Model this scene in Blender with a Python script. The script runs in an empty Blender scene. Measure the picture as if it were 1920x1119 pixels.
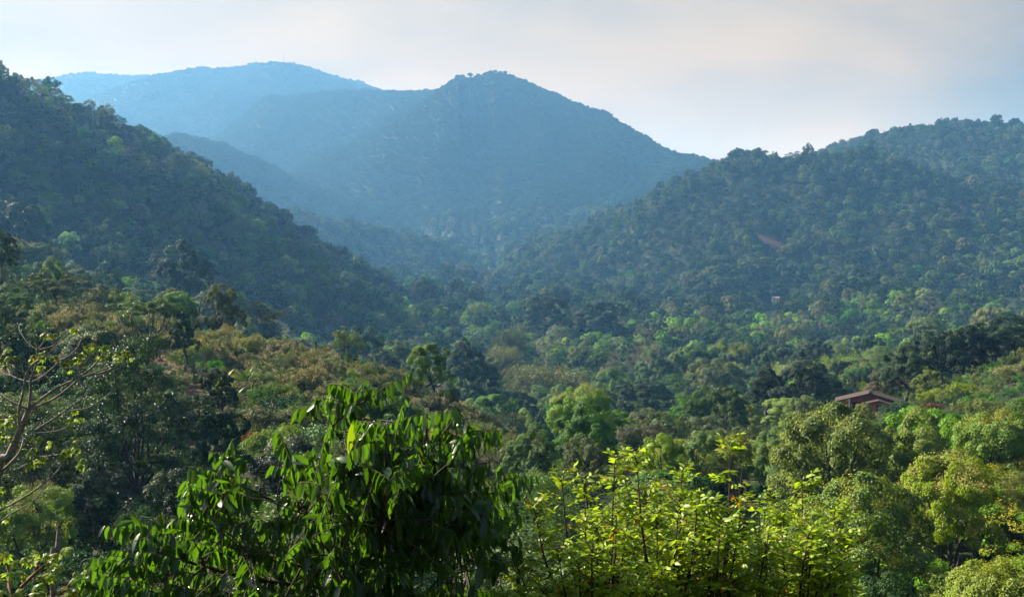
import bpy, math, random
import numpy as np
from mathutils import Vector, Matrix, Euler

# ------------------------------------------------------------------ camera, sky, sun, exposure
scene = bpy.context.scene
COL = scene.collection
R = math.radians
F = 2059.0                                   # focal length in pixels of the 1920 px wide photograph
PITCH = math.atan((559.5 - 470.0) / F)       # the horizon lies above the middle of the frame
cam_data = bpy.data.cameras.new('camera')
cam_data.sensor_width = 36.0
cam_data.lens = 36.0 * F / 1920.0
cam_data.clip_start = 0.1
cam_data.clip_end = 20000.0
cam = bpy.data.objects.new('camera', cam_data)
COL.objects.link(cam)
cam.location = (0, 0, 0)
cam.rotation_euler = (R(90) - PITCH, 0, 0)
scene.camera = cam

SUN_AZ, SUN_EL = R(-62), R(32)               # left of the view, ahead of the camera
sun_dir = Vector((math.sin(SUN_AZ) * math.cos(SUN_EL), math.cos(SUN_AZ) * math.cos(SUN_EL), math.sin(SUN_EL)))
sd = bpy.data.lights.new('sun', 'SUN')
sd.energy = 5.0
sd.angle = R(0.5)
sd.color = (1.0, 0.95, 0.90)
sun = bpy.data.objects.new('sun', sd)
sun.rotation_euler = (-sun_dir).to_track_quat('-Z', 'Y').to_euler()
sun.location = sun_dir * 300
COL.objects.link(sun)

scene.view_settings.view_transform = 'Standard'
scene.view_settings.look = 'None'
scene.view_settings.gamma = 1
scene.view_settings.exposure = 1.72
cy = scene.cycles
cy.max_bounces = 5
cy.diffuse_bounces = 3
cy.glossy_bounces = 1
cy.transmission_bounces = 3
cy.volume_bounces = 0
cy.caustics_reflective = False
cy.caustics_refractive = False
cy.sample_clamp_indirect = 4.0

def nd(nt, t, **kw):
    n = nt.nodes.new(t)
    for k, v in kw.items():
        if k.startswith('i_'):
            key = k[2:]
            n.inputs[int(key) if key.isdigit() else key].default_value = v
        else:
            setattr(n, k, v)
    return n

def math_n(nt, op, a=None, b=None, clamp=False):
    n = nt.nodes.new('ShaderNodeMath'); n.operation = op; n.use_clamp = clamp
    for i, v in enumerate((a, b)):
        if v is None: continue
        if isinstance(v, (int, float)): n.inputs[i].default_value = v
        else: nt.links.new(v, n.inputs[i])
    return n.outputs[0]

def mix_c(nt, fac, a, b, blend='MIX'):
    n = nt.nodes.new('ShaderNodeMix'); n.data_type = 'RGBA'; n.blend_type = blend
    for i, v in ((0, fac), (6, a), (7, b)):
        if isinstance(v, (int, float)): n.inputs[i].default_value = v
        elif isinstance(v, tuple): n.inputs[i].default_value = v if len(v) == 4 else v + (1,)
        else: nt.links.new(v, n.inputs[i])
    return n.outputs[2]

def ramp(nt, fac, stops, interp='LINEAR'):
    n = nt.nodes.new('ShaderNodeValToRGB'); n.color_ramp.interpolation = interp
    els = n.color_ramp.elements
    while len(els) < len(stops): els.new(0.5)
    for e, (p, c) in zip(els, stops):
        e.position = p
        e.color = (c, c, c, 1) if isinstance(c, (int, float)) else tuple(c) + (1,)
    nt.links.new(fac, n.inputs[0])
    return n.outputs[0]

world = bpy.data.worlds.new('World')
scene.world = world
world.use_nodes = True
wt = world.node_tree
wt.nodes.clear()
sky = nd(wt, 'ShaderNodeTexSky', sky_type='NISHITA', sun_disc=False, sun_elevation=SUN_EL, sun_rotation=SUN_AZ)
sky.air_density = 1.2; sky.dust_density = 3.0; sky.ozone_density = 1.0
tc = nd(wt, 'ShaderNodeTexCoord')
bg = nd(wt, 'ShaderNodeBackground', i_Strength=0.05)
wo = nd(wt, 'ShaderNodeOutputWorld')
sep = nd(wt, 'ShaderNodeSeparateXYZ'); wt.links.new(tc.outputs['Generated'], sep.inputs[0])
# thin high overcast: a bright veil that is thickest low in the sky and thins out overhead
mp = nd(wt, 'ShaderNodeMapping'); mp.inputs['Scale'].default_value = (2.2, 2.2, 7.5); mp.inputs['Rotation'].default_value = (0, R(8), 0)
wt.links.new(tc.outputs['Generated'], mp.inputs[0])
nz = nd(wt, 'ShaderNodeTexNoise', i_Scale=1.9, i_Detail=7.0, i_Roughness=0.55, i_Distortion=0.25)
wt.links.new(mp.outputs[0], nz.inputs['Vector'])
cl = ramp(wt, nz.outputs['Fac'], [(0.36, 0.0), (0.66, 1.0)])
el = ramp(wt, sep.outputs['Z'], [(0.0, 1.0), (0.16, 0.98), (0.25, 0.75), (0.33, 0.12), (1.0, 0.04)])
sd_n = nd(wt, 'ShaderNodeVectorMath', operation='DOT_PRODUCT'); sd_n.inputs[1].default_value = sun_dir
wt.links.new(tc.outputs['Generated'], sd_n.inputs[0])
glow = ramp(wt, sd_n.outputs['Value'], [(0.0, 0.10), (0.10, 0.3), (0.22, 1.0), (0.45, 0.97), (0.7, 1.12), (1.0, 1.3)])
veil_c = mix_c(wt, cl, (2.75, 1.75, .40), (4.15, 2.55, .50))
veil_c = mix_c(wt, 1.0, veil_c, glow, 'MULTIPLY')
fac = math_n(wt, 'MULTIPLY', el, 1.0)
wt.links.new(mix_c(wt, fac, sky.outputs[0], veil_c), bg.inputs['Color'])
wt.links.new(bg.outputs[0], wo.inputs['Surface'])

# ------------------------------------------------------------------ helpers
cp, sp = math.cos(PITCH), math.sin(PITCH)
def P(px, py, Y):
    """the point at forward distance Y that a pixel of the photograph looks at"""
    u = (px - 960.0) / F; v = -(py - 559.5) / F
    dy = cp + v * sp; dz = v * cp - sp
    return Vector((u * Y / dy, Y, dz * Y / dy))

def project(x, y, z):
    yy = y * cp - z * sp; zz = z * cp + y * sp
    return 960 + F * x / yy, 559.5 - F * zz / yy

def tag(o, label=None, cat=None, group=None, kind=None):
    if label: o['label'] = label
    if cat: o['category'] = cat
    if group: o['group'] = group
    if kind: o['kind'] = kind
    return o

def mk_mesh(name, V, Q, mats, mi=None, smooth=False):
    """numpy verts (n,3) and quads (m,4) to a mesh; triangles repeat no vertex: pass (m,3) faces instead"""
    me = bpy.data.meshes.new(name)
    V = np.asarray(V, np.float32); Q = np.asarray(Q, np.int32)
    k = Q.shape[1]
    me.vertices.add(len(V)); me.vertices.foreach_set('co', V.ravel())
    me.loops.add(Q.size); me.loops.foreach_set('vertex_index', Q.ravel())
    me.polygons.add(len(Q)); me.polygons.foreach_set('loop_start', np.arange(0, Q.size, k, dtype=np.int32))
    for m in (mats if isinstance(mats, (list, tuple)) else [mats]): me.materials.append(m)
    if mi is not None: me.polygons.foreach_set('material_index', np.asarray(mi, np.int32))
    me.polygons.foreach_set('use_smooth', np.full(len(Q), bool(smooth)))
    me.update(calc_edges=True)
    return me

def link(name, me, parent=None, loc=None):
    o = bpy.data.objects.new(name, me); COL.objects.link(o)
    if parent: o.parent = parent
    if loc is not None: o.location = loc
    return o

def empty(name, loc=(0, 0, 0)):
    o = bpy.data.objects.new(name, None); COL.objects.link(o); o.location = loc
    o.empty_display_size = 0.5
    return o

def nrm(a):
    return a / np.maximum(np.linalg.norm(a, axis=-1, keepdims=True), 1e-9)

def smooth_path(pts, rad, n=4):
    """Catmull-Rom through points"""
    p = np.asarray(pts, float); r = np.asarray(rad, float)
    if len(p) < 3: return p, r
    a = np.vstack([2 * p[0] - p[1], p, 2 * p[-1] - p[-2]])
    out, ro = [], []
    for i in range(len(p) - 1):
        for t in np.linspace(0, 1, n, endpoint=False):
            p0, p1, p2, p3 = a[i:i + 4]
            out.append(0.5 * (2 * p1 + (p2 - p0) * t + (2 * p0 - 5 * p1 + 4 * p2 - p3) * t * t + (3 * p1 - p0 - 3 * p2 + p3) * t ** 3))
            ro.append(r[i] * (1 - t) + r[i + 1] * t)
    out.append(p[-1]); ro.append(r[-1])
    return np.array(out), np.array(ro)

def tubes(paths, n=6):
    """(points, radii) polylines to one numpy quad mesh"""
    VV, QQ, off = [], [], 0
    for pts, rad in paths:
        pts = np.asarray(pts, float); rad = np.asarray(rad, float)
        m = len(pts)
        t = nrm(np.gradient(pts, axis=0))
        ref = np.array([0.31, 0.87, 0.11]) if abs(t[0][2]) > 0.7 else np.array([0.0, 0.0, 1.0])
        a = nrm(np.cross(t, ref)); b = np.cross(t, a)
        ang = np.linspace(0, 2 * np.pi, n, endpoint=False)
        ring = pts[:, None, :] + rad[:, None, None] * (np.cos(ang)[None, :, None] * a[:, None, :] + np.sin(ang)[None, :, None] * b[:, None, :])
        VV.append(ring.reshape(-1, 3))
        i = np.arange(m - 1)[:, None] * n; j = np.arange(n)[None, :]; j2 = (j + 1) % n
        q = np.stack([i + j, i + j2, i + n + j2, i + n + j], -1).reshape(-1, 4) + off
        QQ.append(q)
        off += m * n
    return np.vstack(VV), np.vstack(QQ)

def leaves4(c, d, nvec, L, W, bend=0.15):
    """rhombic leaves: base c, direction d, surface normal nvec -> verts, quads"""
    d = nrm(d); s = nrm(np.cross(nvec, d)); nn = np.cross(d, s)
    L = np.asarray(L)[:, None] if np.ndim(L) else L
    W = np.asarray(W)[:, None] if np.ndim(W) else W
    mid = c + d * L * 0.42
    v = np.stack([c, mid + s * W * 0.5 + nn * W * 0.12, c + d * L - nn * L * bend, mid - s * W * 0.5 + nn * W * 0.12], 1)
    q = np.arange(len(c) * 4).reshape(-1, 4)
    return v.reshape(-1, 3), q

def leaves_fine(c, d, nvec, L, W, droop=0.25, nl=5, fold=0.25):
    """curved folded leaves: nl rows of three verts"""
    d = nrm(d); s = nrm(np.cross(nvec, d)); nn = np.cross(d, s)
    n = len(c)
    L = np.broadcast_to(np.asarray(L, float), (n,))[:, None]; W = np.broadcast_to(np.asarray(W, float), (n,))[:, None]
    rows = []
    for i in range(nl):
        t = i / (nl - 1)
        w = W * 0.5 * max(0.03, (math.sin(math.pi * min(1, t * 0.93 + 0.05)) ** 0.75) * (1 - 0.25 * t))
        cc = c + d * L * t - nn * L * droop * t * t
        rows += [cc + s * w + nn * w * fold, cc, cc - s * w + nn * w * fold]
    v = np.stack(rows, 1).reshape(-1, 3)
    base = (np.arange(n) * nl * 3)[:, None]
    q = []
    for i in range(nl - 1):
        for j in range(2):
            q.append([i * 3 + j, i * 3 + j + 1, i * 3 + j + 4, i * 3 + j + 3])
    q = (base[:, :, None] + np.array(q)[None]).reshape(-1, 4)
    return v, q

def join_np(parts):
    VV, QQ, off = [], [], 0
    for v, q in parts:
        VV.append(v); QQ.append(q + off); off += len(v)
    return np.vstack(VV), np.vstack(QQ)

# ------------------------------------------------------------------ value noise
_perm = np.random.RandomState(7).permutation(4096)
_rv = np.random.RandomState(8).rand(4096)
def vnoise(x, y):
    xi = np.floor(x).astype(np.int64); yi = np.floor(y).astype(np.int64)
    fx = x - xi; fy = y - yi
    fx = fx * fx * (3 - 2 * fx); fy = fy * fy * (3 - 2 * fy)
    h = lambda a, b: _rv[_perm[(_perm[a & 4095] + b) & 4095]]
    return (h(xi, yi) * (1 - fx) + h(xi + 1, yi) * fx) * (1 - fy) + (h(xi, yi + 1) * (1 - fx) + h(xi + 1, yi + 1) * fx) * fy
def fbm(x, y, o=4):
    s = 0; a = 0.5
    for i in range(o):
        s = s + a * (vnoise(x + 17.3 * i, y - 9.1 * i) - 0.5); a *= 0.5; x = x * 2.03; y = y * 2.03
    return s
def ridged(x, y, o=3):
    s = 0; a = 0.6
    for i in range(o):
        s = s + a * (1 - 2 * np.abs(vnoise(x + 31.7 * i, y + 5.3 * i) - 0.5) - 0.5); a *= 0.5; x = x * 2.1; y = y * 2.1
    return s

# ------------------------------------------------------------------ the terrain
def ctrl():
    pts = [(0, 0, -1.8), (-12, 0, -1.8), (12, 0, -1.8), (0, -60, 5), (-60, -60, 5), (60, -60, 5), (0, -12, -1), (-60, 0, -2), (60, 0, -2),
           (-7, 9, -6.5), (0, 9, -6.5), (7, 9, -6.5), (-16, 20, -13), (0, 20, -13), (16, 20, -13), (-60, 30, -12), (60, 30, -16),
           (-90, 80, -8), (110, 80, -12)]
    for px, Y, z in [
        (0, 40, -14), (500, 40, -15.5), (960, 40, -16), (1400, 40, -17), (1920, 40, -16.5),
        (100, 60, -16.5), (500, 60, -16.5), (960, 60, -19), (1400, 60, -20), (1700, 60, -21.5), (1920, 60, -20.5),
        (0, 80, -16), (300, 80, -16), (500, 82, -14.4), (700, 80, -16.5), (900, 80, -19), (1250, 85, -20), (1600, 78, -20), (1900, 80, -19),
        (0, 105, -12.5), (265, 108, -13), (400, 100, -13.6), (600, 100, -15), (800, 105, -19), (960, 105, -21.5), (1100, 112, -22), (1200, 116, -21), (1350, 110, -22.5), (1600, 115, -22.5), (1900, 120, -19.5), (1800, 120, -20.5),
        (0, 125, -8.5), (200, 125, -9.2), (380, 128, -11), (480, 132, -12.5), (600, 136, -14.5), (700, 138, -16.7), (800, 140, -19.5), (900, 140, -23.5), (1000, 138, -26.5),
        (1250, 132, -27), (1400, 142, -26.5), (1500, 150, -26.5), (1620, 170, -26.2), (1700, 160, -24), (1780, 160, -21), (1920, 160, -18), (2150, 160, -12),
        (0, 160, -10), (200, 160, -12), (400, 170, -21), (600, 170, -28), (800, 170, -33), (1000, 170, -35), (1250, 170, -34),
        (1450, 198, -31), (1620, 200, -29), (1800, 187, -23), (1920, 190, -19.5), (1500, 240, -38), (1900, 240, -31), (2200, 220, -20),
        (960, 220, -40), (1200, 220, -39), (600, 230, -36), (300, 230, -22), (0, 230, -9),
        (960, 300, -49), (1400, 300, -46), (1900, 300, -38), (600, 300, -40), (300, 300, -24), (0, 300, -8), (2300, 300, -28),
        (960, 420, -55), (1400, 420, -52), (1900, 420, -44), (600, 420, -46), (2300, 420, -38), (300, 420, -28), (-100, 420, -8),
        (-300, 160, -4), (-300, 300, 0), (960, 520, -54), (1500, 520, -51), (1900, 520, -46)]:
        p = P(px, 600, Y)
        pts.append((p.x, p.y, z))
    return np.array(pts, float)
_C = ctrl()
def _warp(x, y):                              # distances count relative to how far away the ground is
    s = np.sqrt(np.maximum(y, 0) + 40.0) / 10.0
    return x / s / 2.0, np.sqrt(np.maximum(y + 80.0, 0)) * 6.0
_cx, _cy = _warp(_C[:, 0], _C[:, 1])
def _tps(r2): return 0.5 * r2 * np.log(r2 + 1e-9)
_n = len(_C)
_A = np.zeros((_n + 3, _n + 3))
_A[:_n, :_n] = _tps((_cx[:, None] - _cx[None]) ** 2 + (_cy[:, None] - _cy[None]) ** 2) + np.eye(_n) * 2.0
_A[:_n, _n] = 1; _A[:_n, _n + 1] = _cx; _A[:_n, _n + 2] = _cy
_A[_n:, :_n] = _A[:_n, _n:].T
_w = np.linalg.solve(_A, np.concatenate([_C[:, 2], [0, 0, 0]]))
def near_h(x, y):
    a, b = _warp(x, y)
    z = _w[_n] + _w[_n + 1] * a + _w[_n + 2] * b
    for i in range(_n):
        z = z + _w[i] * _tps((a - _cx[i]) ** 2 + (b - _cy[i]) ** 2)
    return z

# crest lines: (px, py of the canopy, distance) of each ridge, its side slope, roundness and canopy height
RIDGES = [
    # the near hill on the left
    ([(-900, -60, 500), (-400, 30, 530), (-150, 80, 565), (0, 116, 600), (70, 150, 620), (130, 188, 640), (200, 232, 665), (260, 268, 690), (310, 300, 715), (400, 355, 755), (480, 395, 795), (560, 455, 845), (640, 500, 890), (740, 537, 930), (850, 572, 970)], 0.68, 12, 10),
    ([(60, 160, 620), (110, 290, 560), (125, 370, 500), (120, 430, 450)], 0.55, 12, 9),
    ([(310, 300, 715), (380, 400, 640), (400, 470, 570)], 0.66, 12, 12),
    # the ridge behind its foot
    ([(430, 385, 1120), (510, 398, 1150), (560, 393, 1150), (640, 415, 1180), (700, 430, 1200), (760, 433, 1200), (830, 462, 1230), (900, 500, 1260), (960, 545, 1280), (1010, 575, 1300)], 0.58, 14, 9),
    ([(700, 435, 1200), (780, 490, 1120), (820, 550, 1050)], 0.55, 14, 12),
    # the hill on the right, and the higher one behind it
    ([(955, 520, 1330), (1005, 475, 1230), (1080, 423, 1150), (1200, 380, 1080), (1310, 350, 1030), (1350, 318, 1010), (1385, 292, 1000), (1450, 294, 1000), (1530, 290, 1000), (1640, 296, 1010), (1720, 316, 1010), (1850, 345, 990), (2000, 350, 950), (2300, 380, 900)], 0.60, 16, 9),
    ([(1385, 292, 1000), (1420, 380, 900), (1400, 460, 800), (1330, 520, 720)], 0.55, 12, 10),
    ([(1640, 296, 1010), (1680, 400, 880), (1700, 480, 770)], 0.45, 18, 8),
    ([(1200, 390, 1080), (1150, 470, 980), (1090, 545, 860)], 0.6, 14, 12),
    ([(1850, 345, 990), (1880, 440, 850), (1900, 510, 740)], 0.45, 18, 8),
    ([(1560, 300, 1350), (1620, 277, 1350), (1680, 254, 1360), (1740, 240, 1370), (1800, 230, 1380), (1850, 233, 1380), (1920, 238, 1380), (2100, 250, 1350), (2500, 280, 1300)], 0.42, 25, 8),
    # the low spur in the haze on the left
    ([(180, 330, 2560), (280, 275, 2580), (310, 252, 2600), (335, 247, 2600), (370, 256, 2600), (430, 280, 2580), (500, 312, 2560), (600, 352, 2540), (700, 385, 2500), (800, 420, 2450)], 0.62, 25, 8),
    # the pyramid mountain
    ([(560, 180, 3850), (620, 170, 3750), (680, 168, 3700), (760, 171, 3600), (850, 168, 3450), (880, 155, 3320), (905, 141, 3230), (935, 136, 3200), (960, 142, 3190), (990, 158, 3160), (1060, 190, 3080), (1130, 220, 3000), (1210, 266, 2880), (1290, 291, 2780), (1360, 303, 2700), (1500, 345, 2600), (1700, 400, 2500)], 0.60, 20, 8),
    ([(880, 158, 3320), (800, 205, 3200), (720, 245, 3080), (640, 285, 2950), (560, 325, 2850), (480, 370, 2700)], 0.60, 25, 8),
    ([(935, 138, 3200), (960, 230, 2980), (930, 320, 2700), (870, 390, 2450)], 0.62, 25, 8),
    ([(1060, 190, 3080), (1100, 270, 2800), (1040, 340, 2550), (980, 400, 2300)], 0.62, 25, 8),
    ([(1290, 291, 2780), (1220, 340, 2550), (1130, 385, 2350), (1040, 430, 2150)], 0.6, 25, 8),
    # the far range
    ([(-400, 170, 5300), (0, 165, 5300), (90, 153, 5250), (150, 146, 5200), (230, 142, 5200), (290, 142, 5150), (340, 145, 5100), (500, 170, 5000)], 0.5, 40, 8),
    ([(180, 200, 4900), (260, 175, 4850), (330, 148, 4800), (360, 136, 4780), (390, 131, 4760), (420, 137, 4740), (450, 128, 4720), (480, 123, 4700), (530, 125, 4700), (548, 120, 4690), (580, 130, 4660), (620, 150, 4620), (670, 166, 4550), (740, 172, 4500), (900, 200, 4300)], 0.5, 35, 8),
    ([(480, 123, 4700), (400, 190, 4400), (300, 215, 4150), (200, 250, 3950)], 0.55, 35, 8),
    ([(620, 150, 4620), (560, 210, 4250), (440, 260, 3900), (340, 300, 3600)], 0.55, 35, 8),
]
_RG = []
for pts, s, r, can in RIDGES:
    a = np.array([list(P(p[0], p[1], p[2] * (0.76 if p[2] > 1900 else 1.2 if s == .58 or (pts[0][0] > 620 and p[2] < 1900) else 1.0))) for p in pts]); a[:, 2] -= can
    _RG.append((a, s, r))

def smax(a, b, k):
    h = np.maximum(k - np.abs(a - b), 0) / k
    return np.maximum(a, b) + h * h * k * 0.25

def H(x, y):
    x = np.atleast_1d(np.asarray(x, float)); y = np.atleast_1d(np.asarray(y, float))
    sh = x.shape; x = x.ravel(); y = y.ravel()
    base = np.interp(y, [0, 450, 520, 700, 900, 1100, 1400, 1700, 2100, 2700, 3500, 6500], [-55, -55, -54, -52, -50, -46, -38, -24, 0, 45, 110, 300])
    base = base + 0.02 * np.clip(x - 150, 0, 600) + fbm(x / 120, y / 120) * np.clip((y - 250) / 100, 0, 6)
    t = np.clip((y - 380) / 140, 0, 1); t = t * t * (3 - 2 * t)
    z = base.copy()
    m = y < 525
    if m.any(): z[m] = near_h(x[m], y[m]) * (1 - t[m]) + base[m] * t[m]
    m = y > 120
    if m.any():
        X, Y = x[m], y[m]; zz = z[m]
        dmin = np.full(len(X), 1e9)
        for a, s, r in _RG:
            best = np.full(len(X), -1e9)
            for i in range(len(a) - 1):
                p, q = a[i], a[i + 1]
                e = q[:2] - p[:2]; L2 = e @ e
                tt = np.clip(((X - p[0]) * e[0] + (Y - p[1]) * e[1]) / L2, 0, 1)
                d = np.hypot(X - p[0] - tt * e[0], Y - p[1] - tt * e[1])
                best = np.maximum(best, p[2] + tt * (q[2] - p[2]) - s * (np.sqrt(d * d + r * r) - r))
                dmin = np.minimum(dmin, d)
            k = 8 + a[:, 1].mean() * 0.008
            zz = smax(zz, best, k)
        rel = np.clip(dmin / 110, 0, 1) * np.clip((Y - 350) / 350, 0, 1)
        amp = np.interp(Y, [400, 900, 1300, 2000, 4000], [6, 32, 42, 85, 100])
        wl = np.interp(Y, [400, 1500, 3000], [90, 150, 330])
        lf = 1 / (1 + np.exp(np.clip((X + .04 * Y) / 25, -30, 30)))
        ta = lf * (X * .56 + Y * .83) + (1 - lf) * (X + .30 * Y); tb = lf * (X * .83 - Y * .56) + (1 - lf) * (Y - .30 * X)
        zz = zz + rel * amp * (.75 * ridged(ta / (wl * .85), tb / (wl * 3.2), 2) + .45 * ridged(X / wl, Y / wl, 3)) * 1.25
        z[m] = zz
    z = z + fbm(x / 14, y / 14, 3) * 0.9 * np.clip(y / 40, 0, 1)
    return z.reshape(sh)

def Hs(x, y): return float(H([x], [y])[0])

def axis(lo_step, growth, start, end):
    v = [0.0]; 
    while v[-1] < end:
        v.append(v[-1] + max(lo_step, growth * max(0, v[-1] - start)))
    return np.array(v)
ay = axis(2.2, 0.012, 0, 6600)
ay = np.concatenate([-axis(4, 0.05, 0, 90)[1:][::-1], ay])
axp = axis(2.5, 0.016, 0, 4200)
ax = np.concatenate([-axp[1:][::-1], axp])
GX, GY = np.meshgrid(ax, ay)
GZ = H(GX, GY)

# ------------------------------------------------------------------ materials
def new_mat(name):
    m = bpy.data.materials.new(name); m.use_nodes = True
    nt = m.node_tree; nt.nodes.clear()
    out = nd(nt, 'ShaderNodeOutputMaterial')
    return m, nt, out

def leaf_mat(name, base=None, trans=0.27, gloss=0.18, rough=0.45, odd=None, tint=(1.25, 1.22, 0.55), var=0.55, pv=1.0, warm=0.35):
    """leaf colour comes from each object's own colour, varied per plant, per leaf and in patches"""
    m, nt, out = new_mat(name)
    oi = nd(nt, 'ShaderNodeObjectInfo'); ge = nd(nt, 'ShaderNodeNewGeometry')
    isl = ge.outputs['Random Per Island']
    hsv = nd(nt, 'ShaderNodeHueSaturation')
    h1 = math_n(nt, 'MULTIPLY_ADD', oi.outputs['Random'], 0.05 * pv); nt.nodes[-1].inputs[2].default_value = 0.5 - 0.025 * pv
    r2 = math_n(nt, 'FRACT', math_n(nt, 'MULTIPLY', oi.outputs['Random'], 17.31))
    s1 = math_n(nt, 'MULTIPLY_ADD', r2, 0.4 * pv); nt.nodes[-1].inputs[2].default_value = 1.0 - 0.22 * pv
    v1 = math_n(nt, 'MULTIPLY_ADD', math_n(nt, 'FRACT', math_n(nt, 'MULTIPLY', oi.outputs['Random'], 7.77)), 0.6 * pv); nt.nodes[-1].inputs[2].default_value = 1.0 - 0.3 * pv
    v2 = math_n(nt, 'MULTIPLY_ADD', isl, var); nt.nodes[-1].inputs[2].default_value = 1 - var / 2
    nt.links.new(h1, hsv.inputs['Hue']); nt.links.new(s1, hsv.inputs['Saturation'])
    nt.links.new(math_n(nt, 'MULTIPLY', v1, v2), hsv.inputs['Value'])
    if base: hsv.inputs['Color'].default_value = base + (1,)
    else: nt.links.new(oi.outputs['Color'], hsv.inputs['Color'])
    c = hsv.outputs[0]
    i2 = math_n(nt, 'FRACT', math_n(nt, 'MULTIPLY', isl, 31.7))
    c = mix_c(nt, ramp(nt, i2, [(0.55, 0.0), (1.0, warm)]), c, mix_c(nt, 1.0, c, (1.7, 1.35, 0.6), 'MULTIPLY'))
    if odd:
        for lo, col in odd:
            f = math_n(nt, 'GREATER_THAN', math_n(nt, 'FRACT', math_n(nt, 'MULTIPLY', isl, 53.9 + lo * 10)), lo)
            c = mix_c(nt, f, c, col)
    pr = nd(nt, 'ShaderNodeBsdfPrincipled', i_Roughness=rough)
    pr.inputs['Specular IOR Level'].default_value = gloss
    tr = nd(nt, 'ShaderNodeBsdfTranslucent')
    nt.links.new(c, pr.inputs['Base Color'])
    nt.links.new(mix_c(nt, 1.0, c, tint, 'MULTIPLY'), tr.inputs['Color'])
    mx = nd(nt, 'ShaderNodeMixShader', i_0=trans)
    nt.links.new(pr.outputs[0], mx.inputs[1]); nt.links.new(tr.outputs[0], mx.inputs[2])
    nt.links.new(mx.outputs[0], out.inputs['Surface'])
    return m

def solid_mat(name, c1, c2, scale=4.0, rough=0.85, bump=0.3, stretch=(1, 1, 1)):
    m, nt, out = new_mat(name)
    tcn = nd(nt, 'ShaderNodeTexCoord'); mpn = nd(nt, 'ShaderNodeMapping'); mpn.inputs['Scale'].default_value = stretch
    nt.links.new(tcn.outputs['Object'], mpn.inputs[0])
    n1 = nd(nt, 'ShaderNodeTexNoise', i_Scale=scale, i_Detail=6.0, i_Roughness=0.65)
    nt.links.new(mpn.outputs[0], n1.inputs['Vector'])
    pr = nd(nt, 'ShaderNodeBsdfPrincipled', i_Roughness=rough)
    pr.inputs['Specular IOR Level'].default_value = 0.2
    nt.links.new(mix_c(nt, ramp(nt, n1.outputs['Fac'], [(0.3, 0.0), (0.7, 1.0)]), c1, c2), pr.inputs['Base Color'])
    if bump:
        bp = nd(nt, 'ShaderNodeBump', i_Strength=bump, i_Distance=0.05)
        nt.links.new(n1.outputs['Fac'], bp.inputs['Height']); nt.links.new(bp.outputs[0], pr.inputs['Normal'])
    nt.links.new(pr.outputs[0], out.inputs['Surface'])
    return m

M_LEAF = leaf_mat('leaf')
M_BLOOM = leaf_mat('bloom', trans=0.35, gloss=0.1, rough=0.7, tint=(1.1, 1.0, 0.7), var=0.7)
M_DRY = leaf_mat('dry_leaf', warm=0.05, trans=0.4, gloss=0.05, rough=0.8, tint=(1.05, 1.0, 0.85), var=0.8)
M_BIG = leaf_mat('glossy_leaf', trans=0.38, gloss=0.6, rough=0.32, pv=0.0, tint=(3.2, 3.0, 0.5), odd=[(0.997, (0.20, 0.20, 0.02))], var=0.6)
M_YEL = leaf_mat('young_leaf', trans=0.5, gloss=0.3, rough=0.42, pv=0.0, tint=(1.25, 1.3, 0.45), odd=[(0.988, (0.34, 0.15, 0.03)), (0.96, (0.30, 0.28, 0.03))], var=0.7)
M_BARK = solid_mat('bark', (0.085, 0.072, 0.058), (0.035, 0.03, 0.025), 3.0, stretch=(3, 3, 0.7))
M_PALE = solid_mat('pale_bark', (0.30, 0.26, 0.21), (0.05, 0.04, 0.032), 11.0, stretch=(1, 1, 2.5))
M_TWIG = solid_mat('twig_bark', (.055, .042, .025), (.03, .025, .015), 6.0)
M_BROWN = solid_mat('young_bark', (0.16, 0.08, 0.04), (0.07, 0.04, 0.025), 5.0)

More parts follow.
